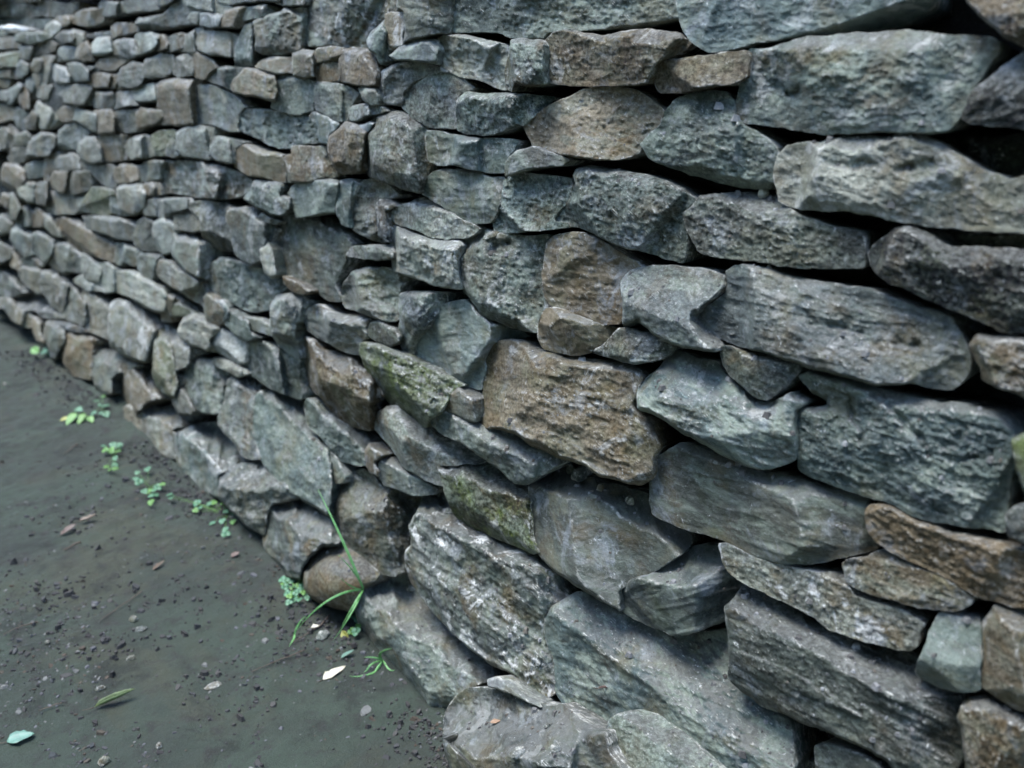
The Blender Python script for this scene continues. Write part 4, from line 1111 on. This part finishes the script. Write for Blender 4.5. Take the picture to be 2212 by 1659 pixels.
def leaf_verts(c, a, b, u, L, W, curl, bend, fold=.15, tip=1.0, n=9, m=5, jag=0, seed=0):
    rng = np.random.RandomState(seed)
    V, F = [], []
    for i in range(n):
        t = i / (n - 1)
        w = W * (math.sin(math.pi * t ** .8) ** .8 * (1 - .25 * t * tip)) + W * .03
        for j in range(m):
            v = (j / (m - 1) - .5) * 2
            ww = w * (1 + (jag * rng.uniform(-1, .3) if abs(v) > .9 else 0))
            p = np.array(c) + np.array(a) * (t * L) * math.cos(bend * t) + np.array(b) * v * ww * math.cos(curl * abs(v)) \
                + np.array(u) * (L * math.sin(bend * t) * t * .6 + abs(v) * ww * math.sin(curl) + fold * abs(v) * ww)
            V.append(p)
    for i in range(n - 1):
        for j in range(m - 1):
            q = i * m + j; F.append((q, q + 1, q + m + 1, q + m))
    return V, F
def solid(o, th):
    md = o.modifiers.new('thickness', 'SOLIDIFY'); md.thickness = th; md.offset = 0
def fallen_leaf(px, L, W, yaw, mat, label, curl=.3, bend=.25, jag=.2, seed=1, ground=True, lift=.003, name='fallen_leaf', up=(0, 0, 1)):
    if ground: c = on_ground(px)
    else: c = on_wall(px)[0]
    a, b, u = frame_from(up, yaw)
    c0 = np.array(c) - np.array(a) * L * .5 + np.array(u) * lift
    root = empty(name, tuple(c0))
    V, F = leaf_verts(c0, a, b, u, L, W, curl, bend, jag=jag, seed=seed)
    o = mesh_obj('blade', V, F, mat, root); solid(o, .0006)
    Vs, Fs = tube([c0 + np.array(a) * (L * .02), c0 - np.array(a) * L * .12, c0 - np.array(a) * L * .28 + np.array(u) * .002], [.0008, .0007, .0005], 5)
    mesh_obj('stalk', Vs, Fs, M_TWIG, root)
    tag(root, label, 'leaf')
    return root
def tube(pts, rad, m=6):
    pts = [np.array(p, float) for p in pts]; V, F = [], []
    for i, p in enumerate(pts):
        t = pts[min(i + 1, len(pts) - 1)] - pts[max(i - 1, 0)]; t /= max(np.linalg.norm(t), 1e-9)
        r0 = np.array([0, 0, 1.0]) if abs(t[2]) < .9 else np.array([1.0, 0, 0])
        x = np.cross(t, r0); x /= np.linalg.norm(x); y = np.cross(t, x)
        for k in range(m):
            an = 6.283 * k / m; V.append(p + (x * math.cos(an) + y * math.sin(an)) * rad[i])
    for i in range(len(pts) - 1):
        for k in range(m):
            j = (k + 1) % m; F.append((i * m + k, i * m + j, (i + 1) * m + j, (i + 1) * m + k))
    F.append(tuple(range(m))[::-1]); F.append(tuple((len(pts) - 1) * m + k for k in range(m)))
    return V, F
def twig(pxs, r, label, seed=0, lift=.003):
    rng = np.random.RandomState(seed)
    P = []
    for i in range(len(pxs) - 1):
        for t in np.linspace(0, 1, 5)[:-1]:
            px = np.array(pxs[i]) * (1 - t) + np.array(pxs[i + 1]) * t
            p = on_ground(px); p[2] += lift + r + rng.uniform(0, .002); P.append(p)
    p = on_ground(pxs[-1]); p[2] += lift + r; P.append(p)
    P = [p + np.append(rng.normal(0, r * .7, 2), 0) for p in P]
    V, F = tube(P, [r * (1 - .6 * i / len(P)) for i in range(len(P))], 6)
    o = mesh_obj('twig', V, F, M_TWIG); tag(o, label, 'twig')
    return o
def blade_strip(pts, w0, up=(0, 0, 1)):
    pts = [np.array(p, float) for p in pts]; V, F = [], []
    n = len(pts)
    for i, p in enumerate(pts):
        t = pts[min(i + 1, n - 1)] - pts[max(i - 1, 0)]; t /= max(np.linalg.norm(t), 1e-9)
        vw = p - CAM; vw /= np.linalg.norm(vw)
        x = np.cross(t, vw + np.array([.1, -.1, .1])); x /= max(np.linalg.norm(x), 1e-9)
        k = i / (n - 1); w = w0 * min(1, .55 + 2 * k) * (1 - k ** 2.2) + .0002
        y = np.cross(t, x)
        V += [p - x * w + y * w * .35, p, p + x * w + y * w * .35]
    for i in range(n - 1):
        for k in range(2):
            q = i * 3 + k; F.append((q, q + 1, q + 4, q + 3))
    return V, F
def bez(p0, p1, p2, n=14):
    return [(1 - t) ** 2 * p0 + 2 * t * (1 - t) * p1 + t * t * p2 for t in np.linspace(0, 1, n)]
def along(px, dist):
    d = rays(np.atleast_2d(px))[0]; return CAM + d * dist
def grass_tuft(base_px, blades, label, width=.0018):
    """blades: list of (mid px, tip px, distance offset mid, tip)"""
    b = on_ground(base_px)
    root = empty('grass_tuft', tuple(b)); tag(root, label, 'grass')
    if not blades[0][4]:
        hits_ = [on_wall(np.array(base_px) + np.array(o_)) for o_ in ((0, 0), (-35, 0), (25, 0), (0, -30), (0, 25))]
        D = min(np.linalg.norm(h_[0] - CAM) for h_ in hits_ if h_ is not None)
        b = along(base_px, D - .01); root.location = b
    D = np.linalg.norm(b - CAM)
    for (mid, tip, om, ot, _, w) in blades:
        def clear(px, want):
            r = BVH.ray_cast(Vector(CAM), Vector(rays(np.atleast_2d(px))[0]))
            return min(want, r[3] - .035) if r[0] is not None else want
        p1 = along(mid, clear(mid, D + om)); p2 = along(tip, clear(tip, D + ot))
        c = 2 * p1 - .5 * (b + p2)
        pts = bez(b, c, p2, 16)
        for p in pts:
            gz = ground_z(p[:1], p[1:2])[0] + .0015
            if p[2] < gz: p[2] = gz
        V, F = blade_strip(pts, width * w)
        o = mesh_obj('blade', V, F, M_GRASS, root); solid(o, .0003)
    return root
def seedling(px, leaves, label, mats, h=.02, seed=0):
    """leaves: list of (native px of leaf middle, length m, width m, yaw, material index, droop)"""
    b = on_ground(px); root = empty('seedling', tuple(b)); tag(root, label, 'plant')
    top = b + np.array([0, 0, h]); rng = random.Random(seed)
    V, F = tube([b - np.array([0, 0, .004]), (b + top) / 2 + np.array([.002, .001, 0]), top], [.0009, .0008, .0006], 6)
    mesh_obj('stem', V, F, mats[0], root)
    for (lp, L, W, yaw, mi, droop) in leaves:
        dist = np.linalg.norm(top - CAM) + rng.uniform(-.006, .006)
        c = along(lp, dist)
        c[2] = max(c[2], ground_z(c[:1], c[1:2])[0] + .006)
        a, bb, u = frame_from((rng.uniform(-.35, .35) - .1, -.45 + rng.uniform(-.25, .25), .9), yaw)
        c0 = c - np.array(a) * L * .5
        Vl, Fl = leaf_verts(c0, a, bb, u, L, W, .25, droop, fold=.2, seed=seed)
        o = mesh_obj('leaf', Vl, Fl, mats[mi], root); solid(o, .0004)
        Vs, Fs = tube([top - np.array([0, 0, .002]), (top + c0) / 2 + np.array([0, 0, .003]), c0], [.0006, .0005, .0005], 5)
        mesh_obj('stalk', Vs, Fs, mats[0], root)
    return root
def clover_plant(px, heads, label, size=.006, seed=0, hts=.02, wall_base=False):
    """small trefoil leaves on thread-like stalks"""
    b = on_ground(px); root = empty('trefoil_plant', tuple(b)); tag(root, label, 'plant')
    rng = random.Random(seed)
    D = np.linalg.norm(b - CAM)
    for hp in heads:
        g = ground_at(hp)[0]
        hh = rng.uniform(.5, 1.1) * hts
        d = rays(np.atleast_2d(hp))[0]
        c = CAM + d * ((hh - CAM_H) / d[2])
        V, F = tube([b + np.array([rng.uniform(-.003, .003), rng.uniform(-.003, .003), -.002]), (b + c) / 2 + np.array([0, 0, .004]), c], [.0006, .0005, .0004], 5)
        mesh_obj('stalk', V, F, M_GREEN, root)
        y0 = rng.uniform(0, 6.28); u0 = (rng.uniform(-.4, .4), rng.uniform(-.6, .1), .9)
        VV, FF = [], []
        sz = size * rng.uniform(.75, 1.25)
        for k in range(3):
            a, bb, u = frame_from(u0, y0 + k * 2.094)
            Vl, Fl = leaf_verts(c + np.array(a) * sz * .08, a, bb, u, sz, sz * .55, .2, .15, fold=.1, tip=-1.2, n=6, m=3, seed=k)
            FF += [tuple(x + len(VV) for x in f) for f in Fl]; VV += Vl
        o = mesh_obj('leaf', VV, FF, M_CLOVER if rng.random() < .7 else M_GREEN, root); solid(o, .0003)
    return root
# loose stones and chips lying on the ledges
chip('stone_chip', nv('L', 1165, 735), .019, .7, .016, .4, 'g', 'crumbled grey flake heap on the ledge under the big brown block', 'stone', 11)
chip('stone_chip', nv('L', 1090, 690), .011, .8, .012, 1.4, 'g', 'small dark grey chip tucked against the foot of the big brown block', 'stone', 12)
chip('pebble', nv('L', 1285, 815), .0085, .75, .009, .9, 'n', 'pale tan pebble sitting on the smooth grey ledge, left of the other pebble', 'stone', 13)
chip('pebble', nv('L', 1485, 908), .009, .8, .010, 2.0, 'p', 'rounded cream pebble near the front of the smooth grey ledge', 'stone', 14)
chip('stone_chip', nv('M', 650, 452), .014, .45, .006, .1, 'w', 'pale bluish flat chip wedged under the cracked green rock', 'stone', 15)
chip('stone_chip', nv('K', 1378, 418), .013, .7, .009, .6, 'b', 'blue grey chip resting on the lichen splashed rock below the green stone', 'stone', 16)
chip('stone_chip', nv('K', 1130, 935), .013, .6, .008, .2, 'b', 'triangular blue grey chip on the low footing rock beside the grass', 'stone', 17)
chip('pebble', nv('N', 1232, 1488), .010, .85, .007, .3, 'b', 'round blue green pebble on the dark rubble slab at the bottom edge', 'stone', 18)
chip('stone_chip', nv('N', 1172, 1290), .010, .45, .004, .2, 'b', 'flat bluish sliver on the dark rubble slab above the round pebble', 'stone', 19)
chip('stone_chip', nv('N', 930, 1530), .016, .6, .010, .5, 'g', 'dark grey flake on the dark rubble slab left of the round pebble', 'stone', 20)
chip('stone_chip', nv('G', 830, 215), .018, .6, .007, .3, 'b', 'thin slate flakes on top of the rounded blue stone beside the brown block', 'stone', 21)
chip('stone_chip', nv('C', 1920, 1190), .009, .8, .008, .8, 'n', 'tiny brown chip on the dusty ledge of the large blue grey stone', 'stone', 22)
chip('stone_chip', nv('C', 2665, 1320), .008, .9, .010, 1.8, 'p', 'tiny pale chip on the dark ledge below the long pale rock', 'stone', 23)
# stones lying on the path
chip('pebble', nv('Q', 950, 628), .011, .9, .010, .5, 'n', 'squarish tan pebble in the middle of the mud path', 'stone', 31, True)
chip('stone_chip', nv('Q', 1000, 690), .016, .6, .005, .4, 'b', 'flat bluish flake pressed in the path under the squarish tan pebble', 'stone', 32, True)
chip('pebble', nv('Q', 1130, 1525), .0065, .85, .008, .9, 'n', 'small ochre pebble on the mud near the bottom edge', 'stone', 33, True)
chip('pebble', nv('Q', 742, 1636), .012, .7, .010, .9, 'n', 'tan oval pebble at the bottom edge of the path', 'stone', 34, True)
chip('stone_chip', nv('Q', 710, 1115), .011, .6, .006, .6, 'g', 'grey slate chip above the curled olive leaf', 'stone', 35, True)
chip('stone_chip', nv('Q', 930, 900), .012, .55, .006, .7, 'n', 'hollow shell-like chip in the crumbly centre of the path', 'stone', 36, True)
chip('pebble', nv('Q', 337, 783), .005, .9, .005, .2, 'n', 'small tan pebble on the left of the mud path', 'stone', 37, True)
chip('stone_chip', nv('Q', 1520, 1090), .020, .55, .004, .7, 'g', 'broad thin slate flake on the path below the pale torn leaf', 'stone', 38, True)
chip('stone_chip', nv('R', 960, 1340), .016, .8, .010, .5, 'g', 'rounded grey lump half sunk in soil under the grass blades', 'stone', 39, True)
chip('pebble', nv('I', 52, 1282), .010, .8, .008, .2, 'n', 'small tan stone on the far left of the path', 'stone', 40, True)
# fallen leaves
fallen_leaf(nv('G', 1110, 925), .030, .013, 1.9, M_ORANGE, 'pale orange dead leaf caught on the ledge beside the small brown block', .5, .7, .35, 2, False, .006, up=(-.75, -.6, .35))
fallen_leaf(nv('K', 600, 1515), .055, .014, .75, M_CREAM, 'cream torn leaf on the mud below the grass tuft', .25, .15, .35, 3)
fallen_leaf(nv('Q', 830, 1215), .078, .013, .55, M_OLIVE, 'curled olive green leaf with brown edges on the mud path', 1.0, .25, .15, 4, lift=.008)
fallen_leaf(nv('Q', 150, 1470), .046, .020, .45, M_TEAL, 'torn grey green leaf in the bottom left corner of the path', .15, .08, .3, 5)
fallen_leaf(nv('J', 430, 1018), .026, .007, .2, M_YELLOW, 'yellow curved leaf on the ledge under the round green rock', .7, .8, .1, 6, False, .006)
fallen_leaf(nv('P', 690, 1500), .050, .012, .3, M_BROWN, 'tan dead leaf lying on the dark patch of path', .6, .5, .3, 7, lift=.006)
fallen_leaf(nv('P', 540, 1585), .050, .014, 1.0, M_RED, 'reddish brown crumpled leaf beside the tan dead leaf', .6, .4, .4, 8, lift=.006)
fallen_leaf(nv('R', 252, 690), .024, .011, .8, M_RED, 'small rusty red leaf at the foot of the wall left of the boulder', .3, .3, .2, 10)
fallen_leaf(nv('R', 900, 1272), .022, .008, .1, M_CREAM, 'white papery leaf scrap beside the twig under the grass', .3, .3, .5, 14)
fallen_leaf(nv('K', 690, 1385), .034, .006, .75, M_TEAL, 'narrow silvery leaf on the soil left of the small grass tuft', .6, .2, .1, 15)
fallen_leaf(nv('Q', 1130, 250), .042, .008, 1.1, M_BROWN, 'slender twisted grey brown leaf on the upper path', .7, .3, .3, 16)
fallen_leaf(nv('R', 1170, 1335), .028, .012, 1.7, M_YELLOW, 'yellow green upright leaf at the base of the footing rock', .6, .5, .1, 18, lift=.01, up=(-.5, -.6, .6))
fallen_leaf(nv('N', 725, 1265), .018, .006, .2, M_ORANGE, 'small orange leaf scrap on the dark rubble slab', .2, .1, .3, 19, False, .003)
fallen_leaf(nv('N', 1655, 985), .024, .0035, .05, M_RED, 'red brown leaf roll stuck on the blue grey rock at the bottom', 1.1, .1, .1, 20, False, .004)
# twigs
twig([nv('R', 1010, 1180), nv('R', 930, 1270), nv('R', 800, 1350), nv('R', 720, 1400)], .0018, 'brown twig under the arching grass blades', 1)
twig([nv('R', 815, 1465), nv('R', 620, 1540), nv('R', 380, 1640)], .0014, 'long thin straw coloured twig on the mud left of the cream leaf', 2)
twig([nv('Q', 1015, 430), nv('Q', 900, 510), nv('Q', 705, 640)], .0013, 'straight brown twig across the middle of the path', 3)
twig([nv('Q', 270, 650), nv('Q', 160, 680), nv('Q', 30, 735)], .0015, 'pale twig at the left edge of the path', 4)
twig([nv('Q', 440, 1225), nv('Q', 280, 1280)], .0011, 'short grey twig above the torn grey green leaf', 5)
twig([nv('Q', 580, 85), nv('Q', 440, 140)], .0028, 'stubby dark brown twig on the upper path', 6)
twig([nv('P', 600, 910), nv('P', 500, 985)], .0022, 'dark curved twig beside the seedling with pointed leaves', 7)
# grass
kb = nv('K', 795, 940)
grass_tuft(kb, [(nv('K', 652, 605), nv('K', 487, 262), -.03, -.02, 0, 1.6),
                (nv('K', 745, 840), nv('K', 625, 705), -.02, -.05, 0, 1.2),
                (nv('K', 560, 1010), nv('K', 330, 1230), -.05, .02, 0, 1.3),
                (nv('K', 730, 1040), nv('K', 640, 1200), -.03, -.01, 0, 1.1),
                (nv('K', 720, 920), nv('K', 640, 860), -.03, -.06, 0, .9),
                (nv('K', 700, 1120), nv('K', 585, 1290), -.04, .0, 0, .8)],
           'tall green grass tuft with one upright and several arching blades beside the round boulder')
grass_tuft(nv('R', 725, 1330), [(nv('R', 728, 1450), nv('R', 700, 1600), .0, .0, 1, 1.1), (nv('R', 760, 1240), nv('R', 820, 1170), -.01, -.02, 1, 1.1)],
           'single trailing grass blade curving down on the mud left of the twig')
grass_tuft(nv('K', 925, 1420), [(nv('K', 910, 1370), nv('K', 985, 1335), -.02, -.01, 1, 1.7), (nv('K', 840, 1450), nv('K', 800, 1540), -.02, -.01, 1, .9),
                (nv('K', 870, 1500), nv('K', 850, 1590), -.02, -.01, 1, .9), (nv('K', 830, 1560), nv('K', 710, 1645), -.02, .0, 1, .9),
                (nv('K', 880, 1400), nv('K', 800, 1395), -.02, -.02, 1, 1.0), (nv('K', 970, 1500), nv('K', 1010, 1560), -.01, .0, 1, .8),
                (nv('K', 950, 1460), nv('K', 960, 1540), -.01, .0, 1, .8)],
           'low dark green grass tuft against the footing rock near the cream leaf')
# seedlings and trefoils along the foot of the wall
GM = [M_GREEN, M_GREEN, M_CLOVER, M_YELLOW]
seedling(nv('P', 610, 700), [(nv('P', 572, 815), .062, .017, -1.75, 1, .25), (nv('P', 655, 860), .055, .013, -1.6, 1, .3), (nv('P', 665, 765), .036, .013, -.3, 1, .2),
                             (nv('P', 730, 875), .034, .012, -.9, 1, .2), (nv('P', 505, 745), .034, .009, -2.2, 3, .4), (nv('P', 610, 640), .034, .014, -.4, 2, .2), (nv('P', 580, 690), .028, .012, 2.9, 2, .2)],
         'seedling with long pointed bright green leaves on the path edge', GM, .03, 3)
seedling(nv('P', 335, 235), [(nv('P', 275, 180), .055, .020, 2.3, 1, .2), (nv('P', 350, 190), .045, .019, -.4, 2, .2), (nv('P', 378, 215), .03, .012, -.9, 2, .2)],
         'small two leaved seedling at the far foot of the wall', GM, .03, 4)
clover_plant(nv('P', 880, 1000), [nv('P', *q) for q in ((800, 915), (870, 905), (915, 915), (860, 950), (905, 960), (890, 1010), (885, 1060), (820, 1075), (855, 1095), (890, 1090), (815, 945), (930, 905))],
             'blue green trefoil plant below the pointed leaf seedling', .011, 5)
clover_plant(nv('P', 790, 610), [nv('P', *q) for q in ((795, 535), (745, 575), (800, 575), (760, 610), (815, 605), (725, 660), (780, 660), (820, 670))],
             'yellowish trefoil sprig beside the blocky rock at the wall foot', .011, 6)
clover_plant(nv('P', 1150, 1220), [nv('P', *q) for q in ((1060, 1120), (1045, 1165), (1070, 1190), (1140, 1095), (1115, 1265), (1150, 1265), (1190, 1255), (1220, 1230), (1255, 1210), (1165, 1300), (1165, 1350), (1200, 1290))],
             'spreading trefoil plant in the middle of the weeds along the wall', .011, 7)
clover_plant(nv('P', 1745, 1440), [nv('P', *q) for q in ((1520, 1355), (1545, 1390), (1510, 1410), (1620, 1360), (1650, 1350), (1720, 1360), (1775, 1300), (1745, 1420), (1815, 1440), (1640, 1510), (1715, 1495), (1800, 1500), (1740, 1560), (1740, 1590), (1310, 1290), (1320, 1310))],
             'thin trefoil plant under the long low footing rocks', .010, 8)
clover_plant(nv('R', 735, 960), [nv('R', *q) for q in ((630, 880), (655, 885), (640, 915), (700, 895), (690, 920), (700, 935), (770, 905), (765, 930), (745, 935), (670, 990), (685, 1015), (680, 1065), (725, 1045), (765, 1045), (795, 985), (815, 1010), (830, 1030), (790, 940), (735, 990), (760, 970), (705, 985), (650, 940))],
             'dense clump of tiny blue green trefoils beside the round boulder', .0085, 9)
clover_plant(nv('R', 1235, 1250), [nv('R', *q) for q in ((1220, 1190), (1245, 1200), (1245, 1255), (1225, 1300), (1190, 1300), (1250, 1160))],
             'few trefoil leaves between the footing rock and the yellow green leaf', .009, 10)

# added leaf screen, out of view, that keeps low sky off the wall
def leaf_screen():
    rng = np.random.RandomState(77)
    n = 22000
    s = rng.uniform(-7, 9, n); q = 2.7 + rng.uniform(0, 1.6, n) + .4 * np.sin(s * 1.7); z = 3.9 * rng.rand(n) ** .85
    P = np.concatenate([B0 + s[:, None] * WD + q[:, None] * WN, z[:, None]], 1)
    r = rng.uniform(.07, .16, n)
    u = rng.normal(size=(n, 3)); u /= np.linalg.norm(u, axis=1)[:, None]
    w = np.cross(u, rng.normal(size=(n, 3))); w /= np.linalg.norm(w, axis=1)[:, None]
    V = np.stack([P - u * r[:, None], P + w * r[:, None] * .45, P + u * r[:, None], P - w * r[:, None] * .45], 1).reshape(-1, 3)
    o = mesh_obj('sky_blocking_leaves', V, np.arange(4 * n).reshape(n, 4), M_SCREEN_LEAF, smooth=False, origin=(0, 0, 0))
    tag(o, 'unseen leaf screen added across the path to block low sky from the wall', kind='stuff')
leaf_screen()
